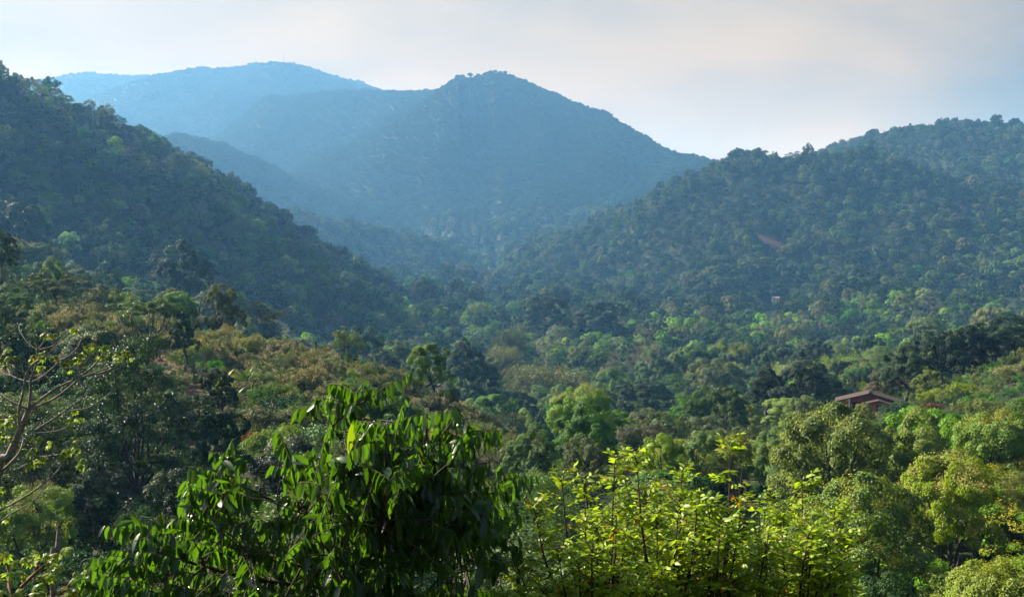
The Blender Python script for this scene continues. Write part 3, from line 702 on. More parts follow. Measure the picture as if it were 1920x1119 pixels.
LM = [
    # near left
    ('layered', 255, 646, 290, 66, 'dark', 'broad dark green tree of flat leaf layers behind the bare forking branches'),
    ('layered', 75, 800, 200, 56, 'dark', 'layered tree low at the left edge, under the bare forking branches'),
    ('umbrella0', 275, 556, 150, 114, 'mid', 'round vaulted tree with a bare thin trunk on the dry brown slope'),
    ('dome2', 345, 600, 60, 112, 'dark', 'small dark rounded tree touching the right side of the vaulted tree'),
    ('sparse0', 100, 478, 130, 150, 'olive', 'open sparse tree with thin limbs above the brown shrubs at left'),
    ('dome1', -2, 432, 75, 140, 'dark', 'dark leafy tree cut by the left edge of the photo'),
    ('sparse1', 238, 514, 95, 150, 'gold', 'small yellowish sparse tree right of the open sparse tree'),
    ('dome0', 345, 458, 108, 330, 'deep', 'big dark dome tree standing alone at the foot of the left hill'),
    ('dome1', 35, 374, 150, 400, 'deep', 'massive dark dome tree low on the left hill at the edge'),
    ('sparse1', 650, 588, 78, 134, 'mid', 'tall open tree beside the dead post on the dry crest'),
    ('sparse0', 507, 568, 42, 138, 'dark', 'little thin tree poking above the dry crest left of the dead post'),
    ('dome2', 806, 643, 92, 131, 'lime', 'compact glossy round tree alone at the end of the dry crest'),
    ('bush0', 836, 712, 60, 128, 'mid', 'dark bush at the foot of the compact glossy round tree'),
    ('bush1', 512, 708, 52, 100, 'bright', 'bright green round bush between dry scrub and pale shrub'),
    ('rosette', 462, 688, 62, 104, 'mid', 'dark banana plant left of the bright round bush'),
    ('rosette', 415, 694, 66, 96, 'lime', 'sunlit yellow-green banana plant left of the dark one'),
    ('rosette', 440, 724, 56, 94, 'bright', 'glossy banana plant lowest of the three on the slope'),
    ('bush0', 515, 744, 155, 88, 'pale', 'wide pale straw-coloured shrub mound below the bright round bush'),
    ('bush1', 530, 772, 175, 76, 'lime', 'wide light green leafy mound behind the drooping big-leaf tree'),
    ('bush0', 470, 797, 44, 76, 'rust', 'small rust-red bush beside the light green mound'),
    ('rosette', 612, 738, 46, 92, 'lime', 'yellowing banana plant at the right end of the pale mound'),
    ('mango1', 62, 905, 160, 46, 'gold', 'golden-flowered tree crown low at the left edge'),
    ('bush1', 262, 928, 105, 48, 'bluegreen', 'pale grey-green flat bush between dark crowns at lower left'),
    ('dome0', 165, 890, 130, 52, 'deep', 'very dark crown right of the golden-flowered tree'),
    ('dome1', 330, 878, 150, 55, 'dark', 'dull dark crown above the pale grey-green flat bush'),
    ('dome2', 420, 770, 120, 64, 'dark', 'shaded round tree right of the broad layered tree'),
    ('dome1', 405, 690, 90, 84, 'dark', 'dark tree between the layered tree and the banana plants'),
    # near right: the grove
    ('mango0', 1560, 755, 285, 72, 'gold', 'largest flowering mango tree, below the red house'),
    ('dome0', 1720, 776, 160, 74, 'bright', 'bright green round tree right of the largest flowering mango'),
    ('mango1', 1875, 766, 190, 76, 'bright', 'flowering tree cut by the right edge, level with the bright round tree'),
    ('mango1', 1775, 848, 215, 58, 'gold', 'pale-flowered mango tree in the middle of the right grove'),
    ('mango0', 1625, 886, 280, 50, 'gold', 'dark tall mango tree with orange bloom beside the yellow-green sapling tree'),
    ('mango1', 1890, 1048, 260, 38, 'gold', 'flowering crown in the bottom right corner'),
    ('weeping', 1908, 890, 64, 56, 'olive', 'weeping olive clump hanging at the right edge'),
    ('dome2', 1500, 985, 190, 42, 'mid', 'dark green crown right behind the yellow-green sapling tree'),
    ('dome1', 1660, 1070, 190, 38, 'dark', 'shaded low crown at the bottom, right of the yellow-green sapling tree'),
    ('dome1', 1450, 800, 110, 84, 'bright', 'green crown at the left flank of the largest flowering mango'),
    ('dome2', 1310, 806, 115, 86, 'bright', 'bright low dome, right one of the two in the centre'),
    ('dome1', 1235, 812, 110, 84, 'bright', 'bright low dome, left one of the two in the centre'),
    ('mango0', 1380, 812, 70, 80, 'gold', 'small golden flowering crown behind the tallest yellow-green shoot'),
    ('bush0', 1202, 775, 92, 115, 'grey', 'greyish faded shrub between the golden tree and the dark bushes'),
    ('mango1', 1092, 718, 130, 112, 'gold', 'tall dark gold-tipped tree in the centre of the valley edge'),
    ('dome0', 1098, 758, 150, 98, 'mid', 'fresh green spreading crown in front of the gold-tipped tree'),
    ('dome1', 1105, 822, 120, 80, 'mid', 'mid green round crown left of the two bright low domes'),
    ('dome0', 1000, 800, 110, 88, 'mid', 'leafy crown at the right end of the dry slope'),
    ('sparse0', 1250, 735, 130, 150, 'olive', 'sparse olive tree with orange dry leaves left of the green thicket'),
    ('dome2', 1360, 724, 100, 178, 'mid', 'fresh green thicket left of the two big dark trees'),
    ('dome0', 1440, 690, 84, 196, 'deep', 'left one of the two big dark trees by the red house'),
    ('dome1', 1510, 676, 122, 192, 'deep', 'right, larger one of the two big dark trees by the red house'),
    ('bush0', 1320, 778, 110, 138, 'olive', 'dark olive scrub below the fresh green thicket'),
    ('bush1', 1420, 782, 110, 142, 'olive', 'brownish green scrub below the two big dark trees'),
    ('bush0', 1510, 786, 60, 146, 'mid', 'bluish green small bush at the corner of the flowering mango'),
    ('mango0', 1619, 754, 44, 145, 'gold', 'small round flowering tree in front of the red house wall'),
    ('bush1', 1696, 742, 92, 150, 'bluegreen', 'glossy shrub mass covering the right end of the red house'),
    ('dome1', 1655, 690, 84, 186, 'brown', 'brownish olive tree rising behind the red house roof'),
    ('dome2', 1738, 692, 62, 166, 'bright', 'small bright round tree on the slope right of the red house'),
    ('dome0', 1700, 648, 100, 180, 'dark', 'grey-green dark tree above the small bright round tree'),
    ('dome1', 1772, 622, 120, 182, 'deep', 'black-green tree in the middle of the dark row at right'),
    ('dome2', 1815, 612, 100, 186, 'deep', 'dark domed tree with a yellowish top in the row at right'),
    ('dome0', 1885, 594, 160, 188, 'deep', 'tallest black-green tree at the right edge on the slope'),
    ('bush0', 1748, 748, 46, 150, 'rust', 'orange-leaved bush on the slope right of the red house'),
    ('bush1', 1800, 705, 80, 150, 'lime', 'yellowish bush on the open slope under the dark row'),
    ('bush0', 1890, 668, 110, 152, 'olive', 'olive bush on the slope crest under the tallest black-green tree'),
    ('bush1', 1850, 735, 110, 130, 'olive', 'dry olive bush in the middle of the right slope'),
    # the valley
    ('dome0', 872, 640, 80, 290, 'dark', 'dark rounded tree in the valley beside the bare earth track'),
    ('bamboo', 1025, 660, 150, 330, 'olive', 'wide mound of bamboo right of the bare earth track'),
    ('bare', 1203, 640, 92, 420, 'tan', 'large leafless greyish tree in the middle of the valley'),
    ('bare', 1270, 660, 70, 400, 'tan', 'smaller leafless tree right of the large leafless one'),
    ('bamboo', 955, 594, 70, 450, 'olive', 'pale plume of bamboo above the bare earth track'),
    ('bamboo', 950, 628, 62, 400, 'olive', 'pale bamboo tuft just over the end of the bare earth track'),
    ('umbrella1', 1725, 596, 135, 430, 'mid', 'flat-topped umbrella tree with fanned stems on the valley floor at right'),
    ('umbrella0', 1815, 606, 90, 440, 'mid', 'smaller flat-topped tree right of the fanned umbrella tree'),
    ('dome1', 1350, 672, 120, 300, 'olive', 'olive domed tree in the valley left of the yellow bamboo'),
    ('dome2', 1290, 648, 95, 390, 'mid', 'full green tree right of the large leafless tree'),
    ('bamboo', 1575, 648, 80, 330, 'lime', 'yellow-green bamboo left of the umbrella tree'),
    ('bamboo', 1640, 640, 80, 335, 'lime', 'yellow-green bamboo directly below the umbrella tree'),
    ('bamboo', 1480, 662, 80, 320, 'lime', 'yellow-green bamboo above the two big dark trees'),
    ('dome1', 1020, 550, 110, 600, 'deep', 'dark wide-crowned tree on the low rise in mid valley'),
    ('dome2', 1130, 565, 130, 580, 'deep', 'dark tree block right of the wide-crowned one in mid valley'),
    ('dome0', 795, 525, 60, 700, 'deep', 'dark round tree at the foot of the left hill crest'),
    ('dome2', 930, 738, 110, 215, 'mid', 'green tree below the bamboo mound near the dry slope'),
    ('bamboo', 940, 745, 90, 180, 'bluegreen', 'pale feathery bamboo at the end of the dry slope'),
    ('mango0', 1850, 575, 60, 520, 'pale', 'pale-flowered tree above the umbrella trees at right'),
    ('dome1', 1540, 562, 36, 620, 'pale', 'light-topped tree right of the small white house'),
    # skyline trees
    ('umbrella0', 302, 274, 36, 620, 'deep', 'flat-topped tree against the pale haze high on the left hill'),
    ('bare', 328, 287, 14, 640, 'tan', 'tiny leafless tree on the left hill skyline'),
    ('sparse0', 353, 302, 30, 655, 'deep', 'small open tree on the left hill skyline right of the leafless one'),
    ('umbrella1', 480, 370, 54, 730, 'deep', 'wide flat-topped tree on the left hill crest above the valley'),
    ('umbrella0', 523, 411, 34, 770, 'deep', 'leaning flat-topped tree just below the wide flat-topped one'),
    ('dome2', 552, 433, 22, 800, 'deep', 'lowest single round tree on the left hill skyline'),
    ('dome0', 195, 210, 40, 585, 'deep', 'round tree on the left hill skyline, left of a pair'),
    ('dome1', 235, 232, 46, 595, 'deep', 'round tree on the left hill skyline, right of a pair'),
    ('sparse1', 125, 176, 40, 550, 'deep', 'tall ragged tree high on the left hill skyline'),
    ('dome2', 1386, 279, 22, 1000, 'deep', 'small round tree at the left shoulder of the right hill skyline'),
    ('umbrella1', 1422, 277, 36, 1000, 'deep', 'gappy flat-topped tree on the right hill skyline'),
    ('sparse0', 1492, 276, 44, 1000, 'deep', 'ragged tree on the right hill skyline, left of the tallest'),
    ('dome0', 1516, 270, 28, 1000, 'deep', 'tallest tree on the right hill skyline'),
    ('dome1', 1570, 284, 22, 1005, 'deep', 'low round tree on the right hill skyline'),
    ('dome2', 1633, 262, 22, 1015, 'deep', 'dark round tree where the right hill meets the higher one'),
]
for e in LM: landmark(*e)

# ------------------------------------------------------------------ the other single trees, by zone
HOUSE_AT = P(1625, 775, 170)
def clearing(x, y):
    m = np.zeros(np.shape(x), bool)
    for px, py, Y, rad, st, col in CLEAR[:7]:
        p = P(px, py, Y)
        m |= ((x - p.x) / (rad * st * .8)) ** 2 + ((y - p.y) / (rad * .8)) ** 2 < 1
    return m

def dry_zone(px, Y):
    crest = np.interp(px, [0, 480, 900, 1000], [125, 132, 141, 130])
    lo = np.interp(px, [0, 230, 400, 480, 640, 900, 990], [118, 118, 104, 98, 96, 92, 110])
    return (px < 985) & (Y < crest + 6) & (Y > lo) & ~((px > 205) & (px < 345) & (Y < 121))

GEN = []
ENTRY.append(dict(px=1620, py=758, top=736, wpx=105, Y=166, x=HOUSE_AT.x, y=HOUSE_AT.y, w=9, root=None, lm=True))
def generic():
    rng = np.random.RandomState(77)
    cands = []
    Y = 30.0
    while Y < 300:
        sp_ = np.interp(Y, [30, 60, 120, 300], [5.5, 6.4, 7.2, 9.5])
        for x in np.arange(-0.52 * Y - 6, 0.52 * Y + 6, sp_):
            cands.append((x + rng.uniform(-.4, .4) * sp_, Y + rng.uniform(-.4, .4) * sp_, rng.rand(), rng.rand()))
        Y += sp_ * .85
    cands.sort(key=lambda c: c[1])
    # a coarse picture of what is already covered, front to back
    global cov
    G = 6; cov = np.zeros((1119 // G + 40, 1920 // G + 2), bool)
    lms = [e for e in ENTRY]
    n_dry = 0
    for x, y, r1, r2 in cands:
        g = Hs(x, y)
        px, _ = project(x, y, g)
        if px < -60 or px > 1980: continue
        if abs(x - HOUSE_AT.x) < 8 and abs(y - HOUSE_AT.y - 4) < 8: continue
        if clearing(np.array([x]), np.array([y]))[0]: continue
        if dry_zone(px, y): continue
        if y < 40 and px < 960: continue
        # kind by place
        right = px > 1150
        if y < 100 and right: kn, col = rnd.choice([('mango0', 'gold'), ('mango1', 'gold'), ('dome0', 'mid'), ('dome1', 'bright'), ('dome2', 'mid')])
        elif y < 100: kn, col = rnd.choice([('dome0', 'dark'), ('dome1', 'dark'), ('layered', 'mid'), ('dome2', 'mid'), ('bush0', 'bluegreen')])
        elif y < 175 and px > 1660: kn, col = rnd.choice([('bush0', 'olive'), ('bush1', 'mid'), ('bush0', 'lime'), ('bush1', 'olive'), ('dome1', 'mid'), ('bush0', 'grey')])
        elif y < 175: kn, col = rnd.choice([('dome0', 'mid'), ('dome1', 'olive'), ('bush0', 'olive'), ('dome2', 'bright'), ('bush1', 'mid'), ('sparse0', 'olive')])
        else: kn, col = rnd.choice([('dome0', 'mid'), ('dome1', 'olive'), ('dome2', 'dark'), ('mango0', 'olive'), ('dome0', 'bright'), ('dome1', 'dark'), ('layered', 'mid'), ('bamboo', 'lime'), ('umbrella0', 'mid'), ('bare', 'tan')])
        k = KINDS[kn]; fam = kn.rstrip('0123456789')
        w = k['w'] * (0.62 + 0.42 * r1); h = k['h'] * (0.58 + 0.40 * r2)
        if fam in ('bush',): w = k['w'] * (.6 + .5 * r1); h = k['h'] * (.7 + .5 * r2)
        if y < 60: h *= .8
        wpx = w * F / y
        ok = True
        for e in lms:
            dx = abs(px - e['px'])
            if math.hypot(x - e['x'], (y - e['y'])) < .36 * (w + e['w']): ok = False; break
            if y < e['Y'] and dx < .42 * (wpx + e['wpx']):
                lim = e['py'] + .15 * (e['py'] - e['top'])
                room = (P(px, lim, y).z - g)
                if room < h:
                    h = room
                    if h < 1.6: ok = False; break
        if not ok: continue
        if h < k['h'] * .42:
            kn, fam = 'bush%d' % rnd.randrange(2), 'bush'; k = KINDS[kn]; w = min(w, 2.4 * h + 1); wpx = w * F / y
        _, pt = project(x, y, g + h); _, pb = project(x, y, g + .25 * h)
        x0, x1 = int(max(0, (px - wpx * .42)) // G), int(min(1919, (px + wpx * .42)) // G)
        y0, y1 = int(max(0, pt) // G), int(max(0, min(1119, pb)) // G)
        if x1 <= x0 or y0 > 1119 // G: continue
        sub = cov[y0:y1 + 1, x0:x1 + 1]
        if sub.size and sub.mean() > .80: continue
        cov[y0 + (y1 - y0) // 8:min(1119 // G, y1 + int(h * F / y / G / 4)) + 1, x0:x1 + 1] = True
        GEN.append(dict(kn=kn, x=x, y=y, z=g, w=w, h=h, col=col, px=px, py=(pt + pb) / 2, top=pt, wpx=wpx, Y=y))
generic()
trees = [g for g in GEN if g['kn'].rstrip('012345') not in ('bush',)]
bushes = [g for g in GEN if g['kn'].rstrip('012345') in ('bush',)]
trees.sort(key=lambda g: -g['wpx']); bushes.sort(key=lambda g: -g['wpx'])
FILL = trees[190:] + bushes[110:]
for g in trees[:190] + bushes[:110]:
    k = KINDS[g['kn']]
    r = plant(g['kn'], g['x'], g['y'], g['z'] - .15, g['w'] / k['w'], g['h'] / k['h'], g['col'])
    ENTRY.append(dict(g, root=r, lm=False))
print('single trees', len(trees), 'bushes', len(bushes), 'left for the mass', len(FILL))

# dry shrubs on the brown slope
rng = np.random.RandomState(55)
DRY = []
for Y in np.arange(93, 146, 2.9):
    for x in np.arange(-75, 4, 3.0):
        xx, yy = x + rng.uniform(-1.2, 1.2), Y + rng.uniform(-1.2, 1.2)
        px = 960 + F * xx / yy
        if px < -70 or not bool(dry_zone(np.array(px), yy)): continue
        if any(math.hypot(xx - e['x'], yy - e['y']) < .33 * e['w'] + .4 for e in ENTRY if e['lm']): continue
        DRY.append((xx, yy, rng.rand(), rng.rand()))
DRY.sort(key=lambda d: d[1])
for x, y, a, b in DRY[:280]:
    g = Hs(x, y); s = .75 + .4 * a; kn = 'dry%d' % rnd.randrange(2)
    r = plant(kn, x, y, g - .1, s, s * (.72 + .4 * b), rnd.choice(['olive', 'pale', 'olive', 'bluegreen', 'mid', 'gold']))
    px, pt = project(x, y, g + 2.2)
    ENTRY.append(dict(kn=kn, x=x, y=y, px=px, py=pt + 10, top=pt, wpx=4 * F / y, Y=y, root=r, lm=False, w=4))
print('dry shrubs', len(DRY))

# ------------------------------------------------------------------ forest masses (geometry nodes on points)
def proto_mesh(name, parts, mats):
    V, Q = join_np([p for p in parts])
    mi = np.concatenate([np.full(len(p[1]), i) for i, p in enumerate(parts)])
    return mk_mesh(name, V, Q, mats, mi)

FOREST_LEAF = {}
def proto_coll(name, specs, gain=1.4, pv=1.0, var=.55, trans=.27):
    c = bpy.data.collections.new(name)
    for i, (me, col) in enumerate(specs):
        key = (col, gain)
        if key not in FOREST_LEAF: FOREST_LEAF[key] = leaf_mat('forest_leaf_' + col, pv=pv, var=var, trans=trans, warm=.35 if pv > .5 else .05, base=tuple(gain * v for v in COLS[col]), gloss=.12, rough=.6, tint=(1.05, 1.15, .7))
        me.materials[0] = FOREST_LEAF[key]
        o = bpy.data.objects.new('forest_tree', me)
        c.objects.link(o)
    return c

def scatter(name, label, pts, scl, coll, cat='forest'):
    pts = np.asarray(pts, np.float32); n = len(pts)
    me = bpy.data.meshes.new(name); me.vertices.add(n); me.vertices.foreach_set('co', pts.ravel())
    a = me.attributes.new('scl', 'FLOAT_VECTOR', 'POINT'); a.data.foreach_set('vector', np.asarray(scl, np.float32).ravel())
    rr = np.random.RandomState(len(name) + n)
    a = me.attributes.new('rotz', 'FLOAT_VECTOR', 'POINT'); a.data.foreach_set('vector', np.stack([rr.normal(size=n) * .05, rr.normal(size=n) * .05, rr.rand(n) * 6.28], 1).astype(np.float32).ravel())
    a = me.attributes.new('pick', 'INT', 'POINT'); nc = len(coll.objects)
    pat = (vnoise(pts[:, 0] / 55 + 3, pts[:, 1] / 55) + .5 * vnoise(pts[:, 0] / 21, pts[:, 1] / 21 + 7)) / 1.5
    pk = np.where(rr.rand(n) < .35, rr.randint(0, nc, n), np.clip((pat - .22) / .56 * nc + rr.normal(size=n) * .7, 0, nc - 1).astype(int))
    a.data.foreach_set('value', pk.astype(np.int32))
    o = link(name, me)
    ng = bpy.data.node_groups.new(name, 'GeometryNodeTree')
    ng.interface.new_socket('Geometry', in_out='INPUT', socket_type='NodeSocketGeometry')
    ng.interface.new_socket('Geometry', in_out='OUTPUT', socket_type='NodeSocketGeometry')
    gi, go = ng.nodes.new('NodeGroupInput'), ng.nodes.new('NodeGroupOutput')
    ip = ng.nodes.new('GeometryNodeInstanceOnPoints')
    ci = ng.nodes.new('GeometryNodeCollectionInfo'); ci.inputs[0].default_value = coll; ci.inputs['Separate Children'].default_value = True; ci.inputs['Reset Children'].default_value = True
    def at(nm, t):
        q = ng.nodes.new('GeometryNodeInputNamedAttribute'); q.data_type = t; q.inputs[0].default_value = nm
        return q.outputs['Attribute']
    ng.links.new(gi.outputs[0], ip.inputs['Points']); ng.links.new(ci.outputs[0], ip.inputs['Instance'])
    ip.inputs['Pick Instance'].default_value = True
    ng.links.new(at('pick', 'INT'), ip.inputs['Instance Index'])
    er = ng.nodes.new('FunctionNodeEulerToRotation'); ng.links.new(at('rotz', 'FLOAT_VECTOR'), er.inputs[0])
    ng.links.new(er.outputs[0], ip.inputs['Rotation'])
    ng.links.new(at('scl', 'FLOAT_VECTOR'), ip.inputs['Scale'])
    ng.links.new(ip.outputs[0], go.inputs[0])
    md = o.modifiers.new('forest', 'NODES'); md.node_group = ng
    tag(o, label, cat, kind='stuff')
    print(name, n)
    return o

def forest_protos():
    def tree(seed, n, L, W, w=9, h=10, flat=.85, k=10, mat=M_LEAF, sub=10, trunk=True, up=.35, jit=.2):
        lb = dome_lobes(seed, w, h, 2, k, flat)
        parts = [crown_np(seed, lb, int(n * 1.5), L * .95, W * 1.15, sub, up=up, jit=jit, subr=.38, knob=True)]
        if trunk: parts.append(tubes([([[0, 0, -2], [.1, 0, 2], [0, .1, 5]], [.4, .3, .2])], 5))
        return proto_mesh('forest_tree', parts, [mat, M_BARK])
    mid = [(tree(201, 2600, .62, .30), 'mid'), (tree(202, 2600, .62, .30, 8, 11), 'dark'), (tree(203, 2600, .60, .28, 10, 9.5, .7), 'olive'), (tree(204, 2600, .62, .28, 9, 8, .75), 'bluegreen'),
           (tree(205, 2400, .6, .3, 8, 9), 'bright'), (tree(206, 2600, .62, .3, 11, 11, .7), 'dark'), (tree(207, 1300, .55, .2, 8, 9), 'brown'), (tree(208, 2400, .6, .25, 8, 8), 'gold'), (tree(209, 1200, .55, .2, 8, 9.5), 'grey'), (tree(210, 2600, .6, .3, 9, 10), 'dark'), (tree(211, 2600, .6, .3, 9, 9), 'mid')]
    hill = [(tree(301, 700, 1.15, .62, 8, 9, trunk=False), 'mid'), (tree(302, 700, 1.15, .6, 7, 10, trunk=False), 'dark'), (tree(303, 700, 1.1, .6, 9, 8.5, .7, trunk=False), 'olive'), (tree(304, 700, 1.1, .6, 8, 8, trunk=False), 'bluegreen'),
            (tree(305, 700, 1.1, .6, 8, 9.5, trunk=False), 'dark'), (tree(306, 420, 1.0, .4, 7, 8, trunk=False), 'bluegreen'), (tree(307, 420, 1.0, .4, 7, 8, trunk=False), 'grey'), (tree(308, 700, 1.1, .6, 9, 10, trunk=False), 'deep'), (tree(309, 700, 1.1, .6, 8, 8, trunk=False), 'mid')]
    far = [(tree(401 + i, 260, 2.1, 1.5, 9.5, 8, .8, 7, trunk=False, sub=8, up=1.3, jit=.12), c) for i, c in enumerate(('dark', 'dark', 'dark', 'dark', 'dark', 'dark'))]
    return proto_coll('valley_trees', mid, 1.45), proto_coll('hill_trees', hill, .9), proto_coll('far_trees', far, .8, .3, .1, .5)
C_MID, C_HILL, C_FAR = forest_protos()
def bush_proto(seed, n, L, W):
    rng = np.random.RandomState(seed); lb = []
    for k in range(8):
        a = rng.rand() * 6.28; q = 1.2 * math.sqrt(rng.rand()); r_ = rng.uniform(.6, .95)
        lb.append(((q * math.cos(a), q * math.sin(a), .5 + .9 * rng.rand()), (r_, r_, r_ * .75)))
    return proto_mesh('undergrowth_bush', [crown_np(seed, lb, n, L, W, 10)], [M_LEAF])
C_UNDER = proto_coll('undergrowth_bushes', [(bush_proto(501, 900, .24, .10), 'dark'), (bush_proto(502, 900, .22, .09), 'mid'), (bush_proto(503, 900, .24, .10), 'olive'), (bush_proto(504, 900, .22, .10), 'deep')])

def field(y0, y1, sp0, sp1, seed, um=.52, canopy=9, side=12):
    """jittered points over the ground between two distances, only where the camera (or a step beside it) sees them"""
    rng = np.random.RandomState(seed); X, Yv = [], []
    y = y0
    while y < y1:
        s = sp0 + (sp1 - sp0) * (y - y0) / (y1 - y0)
        x = np.arange(-um * y - side, um * y + side, s)
        X.append(x + rng.uniform(-.45, .45, len(x)) * s); Yv.append(y + rng.uniform(-.45, .45, len(x)) * s)
        y += s * .9
    X = np.concatenate(X); Yv = np.concatenate(Yv); Z = H(X, Yv)
    hid = ground_hidden(X, Yv, Z + canopy, np.interp(Yv, [0, 300, 1500, 5000], [4, 6, 10, 16]))
    keep = ~hid & ~clearing(X, Yv)
    return X[keep], Yv[keep], Z[keep], rng

def scales(rng, n, lo, hi, zlo=.85, zhi=1.2):
    s = lo + (hi - lo) * rng.rand(n) ** 1.6
    return np.stack([s, s, s * rng.uniform(zlo, zhi, n)], 1)

# nothing may stand in the white house or hide it
WH_Y = min(np.arange(600, 1000, 5.0), key=lambda Y: abs(P(1455, 567, Y).z - Hs(P(1455, 567, Y).x, Y)))
wh = P(1455, 567, WH_Y)
def house_clear(x, y, ztop):
    ptp = 559.5 - F * (ztop * cp + y * sp) / (y * cp - ztop * sp)
    px = 960 + F * x / y
    return ~((np.abs(px - 1455) < 24) & (y < wh.y + 7) & (y > wh.y - 320) & ((ptp < 573) | (y > wh.y - 5)))

# valley floor and the feet of the hills
X, Yv, Z, rng = field(285, 700, 7.0, 7.6, 1)
S0 = scales(rng, len(X), .45, 1.5, .75, 1.2) * (.65 + .7 * vnoise(X / 40 + 9, Yv / 40))[:, None]
keep = np.ones(len(X), bool)
for e in ENTRY:
    if e['lm'] and e['Y'] > 240:
        keep &= np.hypot(X - e['x'], Yv - e['y']) > .42 * e['w']
        fr = (Yv < e['Y']) & (np.abs(960 + F * X / Yv - e['px']) < .36 * e['wpx'])
        topz = Z + 8; pyt = 559.5 - F * (topz * cp + Yv * sp) / (Yv * cp - topz * sp)
        keep &= ~(fr & (pyt < e['top'] + .55 * e['w'] * F / e['Y']))
keep &= house_clear(X, Yv, Z + 11 * S0[:, 2])
X, Yv, Z = X[keep], Yv[keep], Z[keep]
S = S0[keep]
# the largest of these in the picture are single trees, the rest one mass
ptp = 559.5 - F * ((Z + 8 * S[:, 2]) * cp + Yv * sp) / (Yv * cp - (Z + 8 * S[:, 2]) * sp); ppx = 960 + F * X / Yv
cov_at = cov[np.clip((ptp // 6).astype(int), 0, cov.shape[0] - 1), np.clip((ppx // 6).astype(int), 0, cov.shape[1] - 1)]
score = np.where((ppx > 0) & (ppx < 1920) & ~cov_at & (Yv < 480), S[:, 0] / Yv, 0)
best = np.argsort(-score)[:110]
for i in best:
    if score[i] <= 0: continue
    kn = rnd.choice(['dome0', 'dome1', 'dome2', 'dome0', 'dome1', 'mango0', 'mango1', 'layered', 'dome2'])
    if rnd.random() < .05: kn = rnd.choice(['bamboo', 'umbrella0'])
    col = rnd.choice(['dark', 'mid', 'mid', 'olive', 'dark', 'mid', 'bluegreen'])
    if kn == 'bamboo': col = 'lime'
    k = KINDS[kn]; w = 9.5 * S[i, 0]; h = 10 * S[i, 2]
    r = plant(kn, X[i], Yv[i], Z[i] - .3, w / k['w'], h / k['h'], col)
    ENTRY.append(dict(kn=kn, col=col, x=X[i], y=Yv[i], px=ppx[i], py=ptp[i] + .4 * h * F / Yv[i], top=ptp[i], wpx=w * F / Yv[i], Y=Yv[i], w=w, root=r, lm=False))
rest = np.ones(len(X), bool); rest[best] = False
X, Yv, Z, S = X[rest], Yv[rest], Z[rest], S[rest]
fx = np.array([(g['x'], g['y'], g['z']) for g in FILL]) if FILL else np.zeros((0, 3))
fs = np.array([(g['w'] / 9, g['w'] / 9, g['h'] / 10) for g in FILL]) if FILL else np.zeros((0, 3))
scatter('valley_forest', 'mixed green forest covering the valley floor and the feet of the hills', np.vstack([np.stack([X, Yv, Z - .3], 1), fx]), np.vstack([S, fs]), C_MID)
# labels for the plants that are not described one by one: look, then place from the nearest described neighbour
ADJ = {'deep': 'very dark green', 'dark': 'dark green', 'mid': 'mid green', 'bright': 'bright green', 'lime': 'yellow-green', 'olive': 'olive', 'gold': 'golden green', 'pale': 'pale',
       'grey': 'greyish', 'brown': 'brownish', 'rust': 'rust-red', 'bluegreen': 'grey-green', 'tan': 'tan'}
NOUN = {'dome': 'round tree', 'mango': 'flowering tree', 'layered': 'layered tree', 'umbrella': 'flat-topped tree', 'sparse': 'sparse tree', 'tall': 'narrow tree', 'bush': 'bush', 'dry': 'dry brown-topped shrub',
        'bamboo': 'feathery bamboo', 'bare': 'leafless tree', 'weeping': 'weeping tree', 'rosette': 'banana plant'}
ANCH = [  # px, py, phrase
    (255, 780, 'broad layered tree'), (275, 610, 'vaulted tree'), (100, 530, 'open sparse tree'), (345, 510, 'big dark dome tree'), (650, 640, 'tall open tree'), (593, 655, 'dead post'),
    (806, 690, 'compact glossy tree'), (462, 710, 'dark banana plant'), (515, 765, 'pale straw-coloured mound'), (530, 820, 'light green mound'), (60, 950, 'golden-flowered tree'), (700, 900, 'drooping big-leaf tree'),
    (1560, 850, 'largest flowering mango'), (1720, 830, 'bright round tree'), (1775, 920, 'pale-flowered mango'), (1890, 1090, 'corner flowering crown'), (1092, 760, 'gold-tipped tree'), (1202, 805, 'faded grey shrub'),
    (1360, 760, 'fresh green thicket'), (1510, 730, 'two big dark trees'), (1625, 760, 'red house'), (1738, 720, 'small bright round tree'), (1885, 640, 'tallest black-green tree'), (872, 680, 'dark valley tree'),
    (1025, 695, 'bamboo mound'), (1203, 680, 'large leafless tree'), (1725, 630, 'fanned umbrella tree'), (1350, 700, 'olive domed tree'), (70, 740, 'bare forking branches'), (955, 620, 'pale bamboo plume'), (1020, 575, 'dark wide-crowned tree'), (1640, 665, 'yellow-green bamboo'), (1500, 690, 'two big dark trees'), (345, 520, 'big dark dome tree'), (1330, 980, 'yellow-green sapling tree')]
ORD = ['nearest', 'second', 'third', 'fourth', 'fifth', 'sixth', 'seventh', 'eighth', 'ninth', 'tenth', 'eleventh', 'twelfth', 'thirteenth', 'fourteenth', 'fifteenth', 'sixteenth', 'seventeenth', 'eighteenth', 'nineteenth', 'twentieth', 'twenty-first', 'twenty-second', 'twenty-third', 'twenty-fourth', 'twenty-fifth', 'twenty-sixth', 'twenty-seventh', 'twenty-eighth', 'twenty-ninth', 'thirtieth']
buckets = {}
for e in ENTRY:
    if e['lm']: continue
    d, k = min((math.hypot(e['px'] - a[0], 1.4 * (e['py'] - a[1])), i) for i, a in enumerate(ANCH))
    dx, dy = e['px'] - ANCH[k][0], e['py'] - ANCH[k][1]
    if abs(dx) > 1.2 * abs(dy): s = 'to the right of' if dx > 0 else 'to the left of'
    else: s = 'below' if dy > 0 else 'above'
    fam = e['kn'].rstrip('0123456789')
    look = NOUN[fam] if fam in ('dry', 'bare') else ADJ[e['col']] + ' ' + NOUN[fam]
    buckets.setdefault((look, k, s), []).append((d, e))
